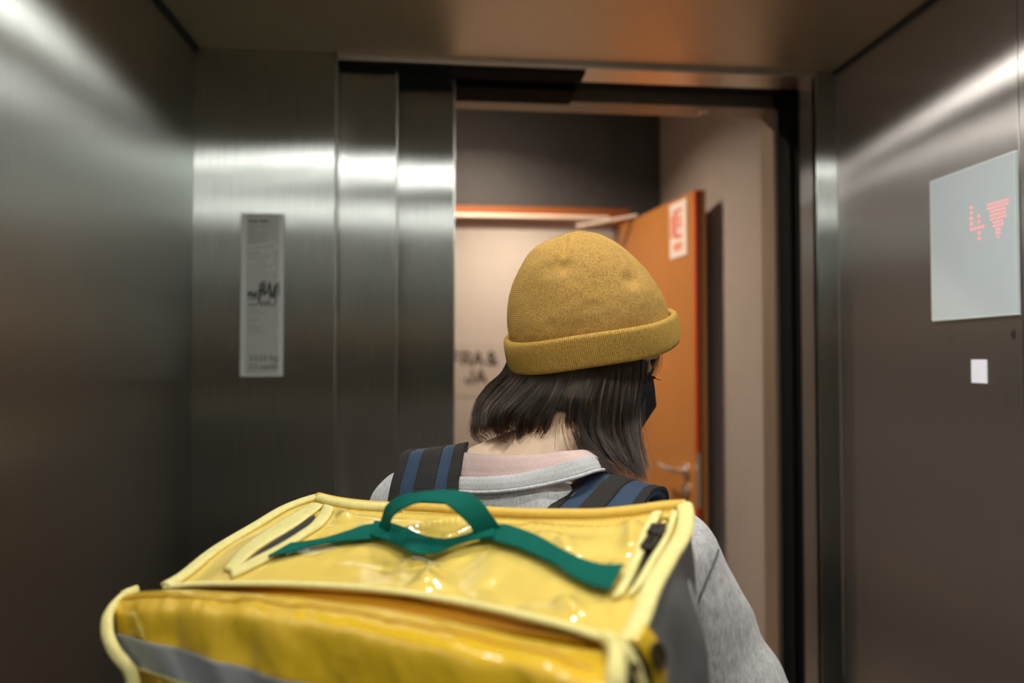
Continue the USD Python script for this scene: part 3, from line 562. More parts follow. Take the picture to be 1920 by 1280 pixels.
# neck bands: the seen back half traced, the front half completed around the neck
def band(pts_top, pts_bot, fr, t, mname, mtl, par, **kw):
    """ring of cloth: back points left to right, then the front arc"""
    Tp, Bp = [np.asarray(p) for p in pts_top], [np.asarray(p) for p in pts_bot]
    mid = (Tp[0] + Tp[-1]) / 2
    for a in (.25, .5, .75):
        off = tf * fr * math.sin(a * math.pi)
        Tp.append(Tp[len(pts_top) - 1] * (1 - a) + Tp[0] * a + off - tu * .03 * math.sin(a * math.pi)); Bp.append(Bp[len(pts_bot) - 1] * (1 - a) + Bp[0] * a + off * 1.2 - tu * .045 * math.sin(a * math.pi))
    Tp.append(Tp[0]); Bp.append(Bp[0])
    a, b = curve(Tp, 120), curve(Bp, 120); w = np.linspace(0, 1, 7)
    G = a[:, None] * (1 - w)[None, :, None] + b[:, None] * w[None, :, None]
    ctr = G.mean((0, 1)); G = G + unit3(G - ctr) * (0.0012 * np.sin(np.pi * w))[None, :, None]
    N = gnormals(G); N = N if np.sum(N * (G - ctr)) > 0 else -N
    n, m = G.shape[:2]
    S = np.concatenate([G, (G - t * N)[:, ::-1]], 1); S = np.concatenate([S, S[:, :1]], 1)
    v, q, uv = gridmesh(S)
    v2, q2, uv2 = gridmesh(G + .0); me = trimesh.Trimesh(v, np.vstack([q[:, [0, 1, 2]], q[:, [0, 2, 3]]]), process=False)
    uv = np.c_[uv[:, 1], uv[:, 0]]; trimesh.repair.fix_normals(me)
    return obj(mname, me, mtl, par, True, uv=uv, **kw)
def unit3(v): return v / (np.linalg.norm(v, axis=-1, keepdims=True) + 1e-12)
def P3(l): return [C(*p) for p in l]
band(P3([(857, 868, .90), (872, 848, .855), (905, 851, .830), (960, 853, .815), (1015, 851, .805), (1060, 845, .80), (1085, 843, .81), (1105, 846, .84)]),
     P3([(850, 895, .90), (860, 893, .845), (900, 897, .820), (960, 895, .802), (1015, 885, .79), (1075, 870, .785), (1108, 858, .80), (1125, 862, .84)]), .11, .003, "shirt_collar", PINK, pe, label="pale pink ribbed shirt collar")
rb = band(P3([(843, 900, .90), (856, 893, .842), (900, 893, .816), (960, 889, .798), (1020, 877, .786), (1070, 864, .780), (1104, 854, .795), (1118, 862, .85)]),
     P3([(838, 925, .90), (850, 918, .838), (900, 920, .811), (960, 916, .792), (1025, 905, .780), (1075, 893, .775), (1115, 880, .79), (1130, 884, .85)]), .13, .004, "neck_rib", GREYRIB, sw)
obj("collar_seam", tube(P3([(838, 927, .90), (850, 920, .8365), (900, 923, .809), (960, 919, .790), (1025, 908, .778), (1075, 896, .773), (1115, 883, .788), (1130, 887, .85)]), .0022, 8, 80), HEATHER, sw, True)
# trousers and shoes (below the picture)
tr = []
for s in (1, -1):
    h, k, a = TB(s * .085, 0, -.66), TB(s * .09, .015, 0), TB(s * .09, -.01, 0); k[2], a[2] = .45, .10
    tr += [hull(sph(h, .098), sph(k, .068)), hull(sph(k, .068), sph(a, .058))]
tr.append(hull(sph(HPr, .098), sph(HPl, .098), sph(TB(0, 0, -.58), .10)))
obj("trousers", melt(tr, .016, 6), TROUSER, pe, True)
for s in (1, -1):
    a = TB(s * .09, -.01, 0); a[2] = .065
    obj("shoe", melt([hull(sph(a + A(0, 0, .02), .043), sph(a - tf * .03 - A(0, 0, .03), .036), sph(a + tf * .15 - A(0, 0, .028), .038), sph(a + tf * .08, .04))], .012, 3), SHOE, pe, True)

# ------------------------------------------------------------------ beanie
TILT = math.radians(9.8)
ex = unit(cv(math.cos(TILT), math.sin(TILT), 0)); ey0 = cv(-math.sin(TILT), math.cos(TILT), 0)
LEAN = math.radians(8)                                            # the near side of the rim hangs lower
ez = unit(FWD * math.cos(LEAN) + ey0 * math.sin(LEAN)); ey = unit(np.cross(ez, ex)); ey = ey if ey[2] > 0 else -ey
HZ = .93; HO = C(1108, 640, HZ); SC = HZ / FPX
def loc(px, py):
    x, y = px - 1108, 640 - py; c, s = math.cos(TILT), math.sin(TILT)
    return (x * c + y * s) * SC, (-x * s + y * c) * SC
Ls = [loc(*p) for p in ((963, 672), (953, 630), (950, 600), (953, 565), (961, 530), (974, 500), (990, 477), (1010, 460), (1035, 448), (1062, 440))]
Rs = [loc(*p) for p in ((1253, 622), (1252, 595), (1247, 575), (1238, 552), (1226, 530), (1210, 508), (1190, 487), (1168, 468), (1145, 452), (1118, 440))]
yl, yr = np.array([p[1] for p in Ls]), np.array([p[1] for p in Rs]); xl, xr = np.array([p[0] for p in Ls]), np.array([p[0] for p in Rs])
ytop = loc(1084, 435.2)[1]; y0h = (loc(945, 664)[1] + loc(1270, 607)[1]) / 2 - .010
def dome(k=160, n=70):
    ys = np.r_[np.linspace(y0h, ytop * .86, n - 16, endpoint=False), ytop - (ytop * .14) * (np.linspace(1, 0, 16) ** 2)]
    ol, orr = np.argsort(yl), np.argsort(yr); xt = loc(1084, 435.2)[0]
    XL_, XR_ = np.interp(ys, np.r_[yl[ol], ytop], np.r_[xl[ol], xt]), np.interp(ys, np.r_[yr[orr], ytop], np.r_[xr[orr], xt])
    from scipy.ndimage import gaussian_filter1d
    XL_[:-2], XR_[:-2] = gaussian_filter1d(XL_, 1.6, mode="nearest")[:-2], gaussian_filter1d(XR_, 1.6, mode="nearest")[:-2]
    c, r = (XL_ + XR_) / 2, (XR_ - XL_) / 2
    th = np.linspace(0, 2 * math.pi, k + 1)
    G = HO + ex * (c[:, None] + r[:, None] * np.cos(th))[..., None] + ez * (r[:, None] * .88 * np.sin(th))[..., None] + ey * ys[:, None, None]
    return G
def dent(P, px, py, w, d, far=False):
    """pushes the surface in around the seen point"""
    q = C(px, py, HZ - .085); di = P - q; a = np.sqrt((di @ RGT) ** 2 + (di @ UPV) ** 2)
    near = ((P - HO) @ FWD) < .03
    return -d * np.exp(-(a / w) ** 2) * near
def dentl(P, a, b, w, d):
    pa, pb = C(a[0], a[1], HZ - .06), C(b[0], b[1], HZ - .06); u2 = lambda v: np.stack([v @ RGT, v @ UPV], -1)
    ab = u2(pb - pa); t = np.clip(u2(P - pa) @ ab / (ab @ ab), 0, 1); dd = np.linalg.norm(u2(P - pa) - t[..., None] * ab, axis=-1)
    return -d * np.exp(-(dd / w) ** 2) * (((P - HO) @ FWD) < .03)
G = dome(); N = gnormals(G); N = N if np.sum(N * (G - HO)) > 0 else -N
dsp = dent(G, 1058, 500, .010, .0035) + dent(G, 1188, 520, .011, .006) + dentl(G, (1062, 443), (1055, 478), .0028, .004) + dentl(G, (1165, 470), (1183, 500), .004, .002) + dent(G, 1040, 478, .012, -.0015) + .004 * (meshkit.fbm(G * 22, 3, 2) - .5) + .0012 * (meshkit.fbm(G * 90, 2, 4) - .5)
G = G + N * dsp[..., None]
v, q, uv = gridmesh(G)
hat_m = trimesh.Trimesh(v, np.vstack([q[:, [0, 1, 2]], q[:, [0, 2, 3]]]), process=False)
if np.sum(hat_m.vertex_normals * (v - HO)) < 0: hat_m.invert()
bn_ = obj("beanie", hat_m, BEANIE, pe, True, uv=uv, label="mustard knit beanie with a rolled cuff")
# cuff: a rolled band around the rim
cL0, cR0 = loc(945, 664), loc(1270, 607)
cc, cr = (cL0[0] + cR0[0]) / 2, (cR0[0] - cL0[0]) / 2
cyc = (cL0[1] + cR0[1]) / 2
th = np.linspace(0, 2 * math.pi, 181); ph = np.linspace(0, 2 * math.pi, 33)
hh_ = .0205; tt = .0062
sx_, sy_ = np.sign(np.cos(ph)) * np.abs(np.cos(ph)) ** .75, np.sign(np.sin(ph)) * np.abs(np.sin(ph)) ** .62
R = (cr - tt) + tt * sx_[None, :] + 0.0016 * np.sin(th * 5 + 1)[:, None]
lobe = 0.0018 * np.sin(th * 3 + .4)
# gentle change of height around: taller at the back left
hv = hh_ * (1 + .03 * np.cos(th + 2.4))
Gc = HO + ex * (cc + R * np.cos(th)[:, None])[..., None] + ez * (R * .90 * np.sin(th)[:, None])[..., None] + ey * ((cyc + lobe)[:, None] + hv[:, None] * sy_[None, :])[..., None]
v, q, uv = gridmesh(Gc); uv = np.c_[uv[:, 1] * 2.1, uv[:, 0]]
cm = trimesh.Trimesh(v, np.vstack([q[:, [0, 1, 2]], q[:, [0, 2, 3]]]), process=False); trimesh.repair.fix_normals(cm)
obj("cuff", cm, BEANIE_C, bn_, True, uv=uv, label="rolled ribbed cuff")

# ------------------------------------------------------------------ curves (hair, fuzz)
def strands(name, lines, w0, w1, mtl, parent, tone=None, label=None, kind=None):
    n = len(lines[0]); P = np.concatenate(lines).astype(np.float32)
    c = UsdGeom.BasisCurves.Define(stage, numbered(str(parent.GetPath()) + "/" + name))
    c.CreateTypeAttr("linear"); c.CreatePointsAttr(Vt.Vec3fArray.FromNumpy(P)); c.CreateCurveVertexCountsAttr(Vt.IntArray.FromNumpy(np.full(len(lines), n, np.int32)))
    wd = np.tile(np.linspace(w0, w1, n), len(lines)).astype(np.float32); c.CreateWidthsAttr(Vt.FloatArray.FromNumpy(wd)); c.SetWidthsInterpolation("vertex")
    if tone is not None:
        pv = UsdGeom.PrimvarsAPI(c).CreatePrimvar("tone", Sdf.ValueTypeNames.FloatArray, "uniform"); pv.Set(Vt.FloatArray.FromNumpy(np.asarray(tone, np.float32)))
    UsdShade.MaterialBindingAPI.Apply(c.GetPrim()).Bind(mtl); meta(c.GetPrim(), label=label, kind=kind); return c.GetPrim()
GD = dict(
 A=[(955, 670, .94), (946, 694, .945), (916, 726, .95), (897, 765, .945), (896, 800, .935), (912, 812, .93)],
 B=[(978, 675, .90), (968, 700, .90), (938, 735, .895), (915, 772, .885), (912, 800, .88), (932, 808, .885)],
 C=[(1010, 678, .868), (1002, 705, .868), (975, 742, .862), (950, 775, .855), (945, 798, .858), (955, 806, .865)],
 D=[(1040, 678, .856), (1034, 705, .856), (1010, 745, .850), (985, 780, .846), (982, 806, .850), (992, 818, .858)],
 E=[(1070, 677, .850), (1062, 710, .850), (1045, 748, .845), (1026, 785, .842), (1010, 812, .846), (1000, 824, .852)],
 F=[(1095, 676, .850), (1090, 710, .850), (1072, 750, .842), (1068, 795, .838), (1088, 840, .830), (1125, 872, .822)],
 G=[(1130, 674, .852), (1127, 705, .850), (1114, 750, .845), (1108, 800, .838), (1125, 845, .828), (1168, 884, .818)],
 H=[(1165, 668, .865), (1164, 700, .862), (1158, 750, .855), (1153, 800, .848), (1165, 850, .838), (1190, 893, .826)],
 I=[(1200, 658, .890), (1199, 690, .886), (1194, 730, .880), (1184, 785, .872), (1184, 835, .860), (1194, 894, .846)],
 J=[(1218, 650, .920), (1212, 680, .916), (1200, 725, .910), (1186, 780, .900), (1184, 830, .886), (1193, 880, .870)],
 K=[(1195, 650, .985), (1188, 690, .985), (1178, 740, .985), (1165, 800, .975), (1160, 840, .965), (1165, 870, .960)],
 L=[(1120, 660, 1.012), (1112, 700, 1.015), (1105, 740, 1.015), (1098, 790, 1.005), (1094, 830, .995), (1096, 850, .990)],
 M=[(1030, 668, 1.000), (1018, 700, 1.005), (1000, 735, 1.000), (985, 780, .985), (982, 800, .975), (990, 810, .970)])
gk = list(GD); g3 = {k: curve([C(*p) for p in GD[k]], 14) for k in gk}
LINES, TONE = [], []
seq = gk + ["A"]
dens = dict(A=620, B=620, C=620, D=520, E=330, F=640, G=720, H=700, I=560, J=260, K=240, L=240, M=300)
ss = np.linspace(0, 1, 14)[:, None]
for a, b in zip(seq[:-1], seq[1:]):
    nlock = 9; lk = rng.uniform(0, 1, nlock); lo = rng.normal(0, .0055, (nlock, 3)); lt = rng.uniform(0, 1, nlock); ll = rng.uniform(.78, 1.05, nlock)
    for i in range(dens[a]):
        w = rng.uniform(0, 1); j = int(np.argmin(np.abs(lk - w)))
        pull = .85 * ss ** 1.1
        wt = w * (1 - pull) + lk[j] * pull
        if (a, b) in (("C", "D"), ("D", "E")): wt = wt * (1 - .5 * ss ** 2) + round(w) * .5 * ss ** 2
        if (a, b) == ("E", "F"): wt = wt * (1 - np.minimum(1, ss * 1.9)) + round(w + .15) * np.minimum(1, ss * 1.9)
        p = g3[a] * (1 - wt) + g3[b] * wt
        out = unit3(p - (HC_ - A(0, 0, .03)))
        p = p + lo[j] * ss + out * rng.normal(0, .0022) * (.4 + ss) + rng.normal(0, .0011, 3) * ss * 2
        ph = rng.uniform(0, 6.28); p = p + RGT * (.0012 * np.sin(ss * 5 + ph) * ss) * rng.uniform(0, 1.6) + (RGT * .6 - FWD * .8) * (.0026 * np.sin(ss * (4 + 3 * lt[j]) + 9 * lt[j]) * ss)
        L = min(1.0, ll[j] * rng.uniform(.82, 1.06)); p = curve(p, 60)[: max(8, int(60 * L))]; p = p[np.linspace(0, len(p) - 1, 12).astype(int)]
        LINES.append(p); TONE.append(np.clip(.4 * lt[j] + .6 * rng.uniform(0, 1) + (.25 if rng.uniform() < .06 else 0), 0, 1))
# wisps over the temple
for i in range(70):
    o_ = rng.normal(0, 5); c_ = curve(P3([(1226 + o_ * 1.2, 648, .925), (1222 + o_ * 1.5, 680, .92), (1208 + o_, 716, .912), (1196 + o_ * .6, 770, .90)]), 40)[: int(40 * rng.uniform(.45, 1))]
    LINES.append(c_[np.linspace(0, len(c_) - 1, 12).astype(int)] + rng.normal(0, .001, 3)); TONE.append(rng.uniform(0, .5))
# flyaways
for i in range(280):
    a = gk[rng.integers(0, 10)]; b = gk[(gk.index(a) + 1) % len(gk)]; w = rng.uniform(0, 1); p = g3[a] * (1 - w) + g3[b] * w
    out = unit3(p - (HC_ - A(0, 0, .03))); p = p + out * (.002 + rng.uniform(.002, .012) * ss ** 1.5) + rng.normal(0, .004, 3) * ss
    LINES.append(p[np.linspace(0, 13, 12).astype(int)]); TONE.append(rng.uniform(.4, 1))
for pts in ([(1196, 760, .90), (1206, 800, .89), (1207, 840, .88), (1200, 890, .87)], [(1186, 815, .89), (1192, 850, .88), (1196, 892, .87)], [(1208, 700, .91), (1210, 760, .905), (1204, 830, .89), (1199, 885, .87)]):
    LINES.append(curve(P3(pts), 12)); TONE.append(.3)
# dark mass under the strands
fr = dict(A=.93, B=.90, C=.80, D=.72, E=.62, F=.50, G=.93, H=.95, I=.95, J=.93, K=.9, L=.9, M=.85)
rows_ = []
for k_ in seq:
    c_ = curve(g3[k_], 100)[: int(100 * fr[k_])]; c_ = c_[np.linspace(0, len(c_) - 1, 16).astype(int)]
    ctr = HC_ - A(0, 0, .03); rows_.append(c_ - unit3(c_ - ctr) * .0055)
rows_ = np.array(rows_)
Gm = np.stack([curve(rows_[:, j], 100) for j in range(16)], 1)
hr = obj("hair", slab(Gm, .003), HAIRB, pe, True, label="dark brown bobbed hair")
TONE = np.array(TONE); LINES = np.array(LINES); o_ = np.argsort(TONE + rng.normal(0, .08, len(TONE)))
for a, b, mt, w in ((0, .55, HAIR1, .0006), (.55, .82, HAIR2, .00055), (.82, 1, HAIR3, .0005)):
    ix = o_[int(a * len(o_)):int(b * len(o_))]; strands("hair_strands", list(LINES[ix]), w, w * .5, mt, hr, kind="stuff")
# eyelashes and lower brow seen past the cheek
for s in (1, -1):
    lash = []
    for i in range(26):
        a = (i / 25 - .5); b = HP(.089, s * (.032 + a * .024), .001 - abs(a) * .003)
        lash.append(curve([b, b + hF * .005 - hU * .003 + hS * a * .004, b + hF * .010 - hU * .002 + hS * a * .008], 6))
    strands("eyelashes", lash, .0004, .00015, HAIRB, pe)
# fuzz of the knit, caught by the light
fz = []
tri = rng.choice(len(hat_m.faces), 5200); bar = rng.dirichlet((1, 1, 1), 5200)
fp_ = (hat_m.vertices[hat_m.faces[tri]] * bar[..., None]).sum(1); fn = hat_m.face_normals[tri]
ti2 = rng.choice(len(cm.faces), 1800); b2 = rng.dirichlet((1, 1, 1), 1800)
fp_ = np.vstack([fp_, (cm.vertices[cm.faces[ti2]] * b2[..., None]).sum(1)]); fn = np.vstack([fn, cm.face_normals[ti2]])
for p, n in zip(fp_, fn):
    d = unit(n * .7 + rng.normal(0, .7, 3)); e = unit(d + rng.normal(0, .6, 3)); L = rng.uniform(.001, .003)
    fz.append(np.array([p, p + d * L * .5, p + d * L * .5 + e * L * .5]))
FUZZ = plain("mustard_fuzz", (0.58, 0.36, 0.10), 0.9)
strands("knit_fuzz", fz, .00013, .00008, FUZZ, bn_, kind="stuff")

# ------------------------------------------------------------------ delivery backpack
bg = thing("delivery_backpack", "big yellow vinyl delivery backpack with green carry handle, worn on the person's back", "backpack")
back_l = [(597, 934), (640, 944), (700, 951), (800, 956), (900, 962), (1000, 967), (1100, 968), (1200, 960), (1250, 953), (1284, 951)]
left_l = [(597, 934), (540, 953), (480, 988), (400, 1037), (340, 1085), (310, 1102)]
front_l = [(310, 1102), (400, 1096), (500, 1096), (600, 1099), (700, 1106), (800, 1119), (900, 1137), (1000, 1160), (1080, 1181), (1130, 1198), (1163, 1212)]
right_l = [(1284, 951), (1281, 1000), (1254, 1050), (1218, 1110), (1194, 1160), (1163, 1212)]
LG = coons(lidline(back_l), lidline(front_l), lidline(left_l), lidline(right_l), 130, 240)
loc2 = np.stack([(LG - BL) @ bu, (LG - BL) @ bb], -1)
uu, vv = np.linspace(0, 1, 240)[None, :], np.linspace(0, 1, 130)[:, None]
edge = np.minimum(np.minimum(uu, 1 - uu) * 6, np.minimum(vv, 1 - vv) * 4); edge = np.clip(edge, 0, 1)
q3 = np.concatenate([loc2, np.zeros(loc2.shape[:2] + (1,))], -1)
wr_ = meshkit.fbm(q3 * A(11, 17, 1) + 3, 3, 11) - .5
fold = np.exp(-((vv - (.10 + .03 * np.sin(uu * 9))) / .05) ** 2) * .004 * (uu > .12)
sag = -.006 * np.exp(-((uu - .50) / .12) ** 2 - ((vv - .62) / .15) ** 2) + .006 * np.exp(-((uu - .18) / .22) ** 2 - ((vv - .62) / .3) ** 2) + .006 * np.exp(-((uu - .72) / .16) ** 2 - ((vv - .35) / .25) ** 2)
rdg = .0035 * np.exp(-((vv - .36 - .28 * (uu - .4)) / .035) ** 2) * np.exp(-((uu - .42) / .12) ** 2)
crs = np.zeros(LG.shape[:2])
for pts_, h_, w_ in (([(770, 992), (830, 982), (892, 974)], .0036, .0060), ([(828, 1018), (862, 1002), (902, 986)], .0036, .0060), ([(1058, 1026), (1066, 1042)], .0036, .0058), ([(1160, 1064), (1170, 1078)], .0034, .0056), ([(1060, 1128), (1072, 1146)], .0034, .0055),
    ([(1188, 985), (1184, 1030)], .0032, .0052), ([(805, 1062), (800, 1084)], .0030, .0052), ([(766, 1042), (782, 1046)], .0030, .005), ([(640, 962), (652, 975)], .003, .005), ([(1020, 1010), (1036, 1012)], .0024, .005),
    ([(770, 1110), (810, 1094)], .0028, .006), ([(1000, 985), (1100, 990), (1180, 985)], .0020, .007), ([(930, 1090), (960, 1120)], -.0025, .010), ([(880, 1040), (860, 1080), (850, 1110)], -.003, .012)):
    L_ = curve([lid(*q_) for q_ in pts_], 12); dd_ = np.min(np.linalg.norm(LG[None] - L_[:, None, None], axis=-1), 0)
    crs += 2.0 * h_ * np.exp(-(dd_ / (1.5 * w_)) ** 2)
LID = LG + bn * ((crs * np.clip(edge * 3, 0, 1) +.010 * wr_ * (edge ** .5) + edge * (sag + rdg) - fold * edge + .0015 * (meshkit.fbm(q3 * A(60, 40, 1), 2, 3) - .5) * edge)[..., None])
obj("lid", slab(LID, .004, bn), VINYL, bg, True)
from scipy.interpolate import LinearNDInterpolator, NearestNDInterpolator
_d = LID.reshape(-1, 3) - O; _z = _d @ FWD; _px = np.c_[960 + FPX * (_d @ RGT) / _z, 640 - FPX * (_d @ UPV) / _z]
_lin, _nea = LinearNDInterpolator(_px, _z), NearestNDInterpolator(_px, _z)
def lid(px, py, h=0.0):                                            # from here on: the point on the wrinkled lid itself
    z = float(_lin(px, py)); z = z if np.isfinite(z) else float(_nea(px, py)); return C(px, py, z) + bn * h
def lidline(pts, h=0.0):
    q_ = curve(np.asarray(pts, float), 40); return [lid(x, y, h) for x, y in q_]
# binding along the lid's edges: flat tape folded over the rim
def tape(pts, r, mname, mtl, par=bg, flat=.45, h=.001, n=90, nrm=None, **kw): return obj(mname, tube(lidline(pts, h), r, 12, n, flat, nrm if nrm is not None else bn), mtl, par, True, **kw)
tape([(x, y - 1) for x, y in back_l], .0058, "edge_binding", PIPEB, flat=.8, h=.002)
tape([(600, 936), (640, 946), (700, 953), (760, 955)], .0066, "edge_binding", PIPE, flat=.7, h=.0022)
tape(left_l, .0075, "edge_binding", PIPE, flat=.5, h=.002)
tape(front_l, .0036, "edge_binding", PIPE, flat=.7, h=.001)
tape([(1284, 951), (1287, 975), (1283, 1000), (1254, 1052), (1222, 1110), (1203, 1160), (1178, 1212)], .0075, "edge_binding", PIPE, flat=.55, h=.002)
# stitched hem line below the back binding
sp = curve(lidline([(x, y + 9) for x, y in back_l[1:]], .0012), 220)
obj("stitching", cat(*[tube([sp[i], sp[i + 1]], .00045, 5) for i in range(0, 218, 2)]), plain("stitch_brown", (0.42, 0.24, 0.03), 0.8), bg, False, kind="stuff")
# left zipper: dark slot between two pale tapes
obj("zipper", ribbon(lidline([(590, 968), (540, 1000), (480, 1042), (466, 1054)], .0022), lidline([(592, 972), (562, 1000), (515, 1030), (474, 1054)], .0022), .002, 40, 5, bn), ZIPD, bg, True, label="dark zipper slot")
obj("zipper_tape", ribbon(lidline([(585, 948), (520, 985), (450, 1035), (420, 1072)], .0035), lidline([(607, 952), (560, 988), (478, 1040), (440, 1078)], .0040), .003, 50, 7, bn, .001, bn), PIPE, bg, True)
obj("zipper_tape", ribbon(lidline([(608, 950), (585, 985), (556, 1006), (520, 1028), (470, 1054), (432, 1076)], .0035), lidline([(628, 956), (606, 988), (580, 1006), (545, 1028), (500, 1056), (436, 1087)], .0035), .003, 50, 7, bn, .001, bn), PIPE, bg, True)
# right zipper with its slider
obj("zipper", ribbon(lidline([(1236, 985), (1215, 1030), (1196, 1075), (1183, 1105)], .0022), lidline([(1254, 985), (1232, 1030), (1204, 1072), (1186, 1104)], .0022), .002, 40, 5, bn), ZIPB, bg, True, label="black zipper")
obj("zipper_tape", ribbon(lidline([(1222, 968), (1204, 1000), (1190, 1040), (1172, 1080), (1148, 1128)], .0038), lidline([(1244, 965), (1226, 1002), (1210, 1040), (1192, 1084), (1170, 1122)], .0036), .003, 50, 7, bn, .0012, bn), PIPE, bg, True)
obj("zipper_tape", ribbon(lidline([(1258, 962), (1244, 1010), (1222, 1048), (1200, 1085), (1180, 1118)], .0034), lidline([(1272, 966), (1256, 1016), (1232, 1056), (1210, 1096), (1182, 1126)], .0034), .003, 50, 7, bn, .001, bn), PIPE, bg, True)
def lp_(x, y, h): return lid(x, y, h)
zd_ = unit(lid(1240, 995) - lid(1205, 1045)); zs_ = unit(np.cross(bn, zd_))
obj("zip_slider", cat(obox(lid(1219, 1030, .006), zd_, zs_, bn, .010, .0048, .003, .0014), obox(lid(1229, 1012, .007), zd_, zs_, bn, .005, .0055, .0035, .0014), obox(lid(1234, 1002, .006), zd_, zs_, bn, .004, .006, .003, .001),
    tube([lid(1228, 1016, .009), lid(1238, 1006, .012), lid(1250, 996, .012), lid(1256, 998, .012), lid(1250, 1008, .011), lid(1238, 1016, .010), lid(1228, 1018, .009)], .0009, 8, 40)), ZIPB, bg, 40, label="black zip slider with a wire pull")
# carry handle of green webbing
def onlid(pts, h): return lidline(pts, h)
def wuv(ea, eb, t, name, toward, h=0.0, n=70, bow=0, label=None, mtl=GREEN, par=None, m=9):
    a, b = curve(ea, n), curve(eb, n); w = np.linspace(0, 1, m)
    G = a[:, None] * (1 - w)[None, :, None] + b[:, None] * w[None, :, None] + (4 * w * (1 - w))[None, :, None] * bow * np.asarray(toward)
    N = gnormals(G); N = N if np.sum(N * np.asarray(toward)) > 0 else -N
    S = np.concatenate([G, (G - t * N)[:, ::-1]], 1); S = np.concatenate([S, S[:, :1]], 1)
    v, q, uv = gridmesh(S); me = trimesh.Trimesh(v, np.vstack([q[:, [0, 1, 2]], q[:, [0, 2, 3]]]), process=False)
    L = np.linalg.norm(np.diff((a + b) / 2, axis=0), axis=1).sum(); uw = np.r_[w, w[::-1], 0]
    uv = np.stack(np.broadcast_arrays(uw[None, :], (np.linspace(0, 1, n) * L * 10)[:, None]), -1).reshape(-1, 2)
    trimesh.repair.fix_normals(me)
    return obj(name, me, mtl, par if par is not None else bg, True, uv=uv, label=label)
hb = wuv(onlid([(548, 1029), (600, 1022), (650, 1008), (690, 995), (712, 993)], .007), onlid([(505, 1054), (560, 1042), (620, 1028), (690, 1021), (706, 1020)], .007), .0018, "handle_base", bn, label="green webbing sewn along the lid")
wuv(onlid([(705, 993), (730, 996), (765, 1007), (800, 1022), (835, 1028), (870, 1022), (905, 1008), (930, 1000)], .010), onlid([(698, 1020), (730, 1030), (770, 1050), (795, 1056), (820, 1054), (860, 1037), (905, 1027), (930, 1024)], .010), .0018, "handle_base", bn, label="slack green webbing between the handle ends")
wuv(onlid([(912, 1008), (945, 998), (975, 1006), (1010, 1020), (1060, 1048), (1110, 1070), (1140, 1076), (1172, 1076)], .0085), onlid([(905, 1020), (930, 1028), (975, 1042), (1020, 1063), (1050, 1080), (1090, 1104), (1130, 1119), (1146, 1121)], .0085), .0018, "handle_base", bn, label="green webbing sewn along the lid")
zA, zB = np.dot(lid(710, 1008) - O, FWD), np.dot(lid(925, 1010) - O, FWD)
def arch(pts):
    out = []
    for x, y in pts: t = np.clip((x - 705) / 225, 0, 1); out.append(C(x, y, zA * (1 - t) + zB * t))
    return out
wuv(arch([(700, 1012), (714, 975), (722, 950), (740, 934), (770, 924), (810, 919), (850, 918), (880, 924), (905, 942), (925, 970), (945, 998)]),
    [p - FWD * d for p, d in zip(arch([(706, 1021), (728, 992), (735, 968), (738, 962), (755, 945), (800, 929), (835, 931), (858, 948), (880, 975), (897, 1005), (912, 1020)]), (0, .006, .012, .016, .02, .022, .022, .02, .014, .006, 0))], .0018, "carry_handle", unit(UPV - .5 * FWD), n=90, label="raised green webbing loop")
# bag body below the lid
FL, FR = lid(310, 1102), lid(1163, 1212); BLc, BRc = lid(597, 934), lid(1284, 951)
dn_ = unit(-bn * .9 + A(0, 0, -.35))
HB = .44
def Q(s, t, d): return BL + bu * (W_ * s) - bb * (D_ * t) - bn * d        # s to the right, t towards the camera, d down
def panel(c00, c01, c11, c10, n, m, amp, seed, toward, freq=9, power=.5):
    """wrinkled panel over four corners"""
    u, v_ = np.linspace(0, 1, m)[None, :, None], np.linspace(0, 1, n)[:, None, None]
    G = (1 - v_) * ((1 - u) * c00 + u * c01) + v_ * ((1 - u) * c10 + u * c11); N = gnormals(G); N = N if np.sum(N * toward) > 0 else -N
    e = np.clip(np.minimum(np.minimum(u, 1 - u), np.minimum(v_, 1 - v_)) * 8, 0, 1)[..., 0]
    return G + N * (amp * (meshkit.fbm(G * freq, 3, seed) - .35) * e)[..., None]
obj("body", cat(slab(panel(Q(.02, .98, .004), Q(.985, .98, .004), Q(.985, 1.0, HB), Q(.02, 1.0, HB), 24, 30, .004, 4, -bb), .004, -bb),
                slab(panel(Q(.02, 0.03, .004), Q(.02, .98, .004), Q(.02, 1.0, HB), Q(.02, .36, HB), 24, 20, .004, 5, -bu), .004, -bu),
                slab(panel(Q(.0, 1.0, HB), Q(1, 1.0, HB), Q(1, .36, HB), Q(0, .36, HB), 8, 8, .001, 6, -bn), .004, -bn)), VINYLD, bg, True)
obj("back_panel", slab(panel(Q(.01, 0.02, .006), Q(.985, 0.02, .006), Q(.985, .36, HB), Q(.01, .36, HB), 20, 24, .006, 7, bb), .01, bb), ZIPD, bg, True, label="black padded back panel")
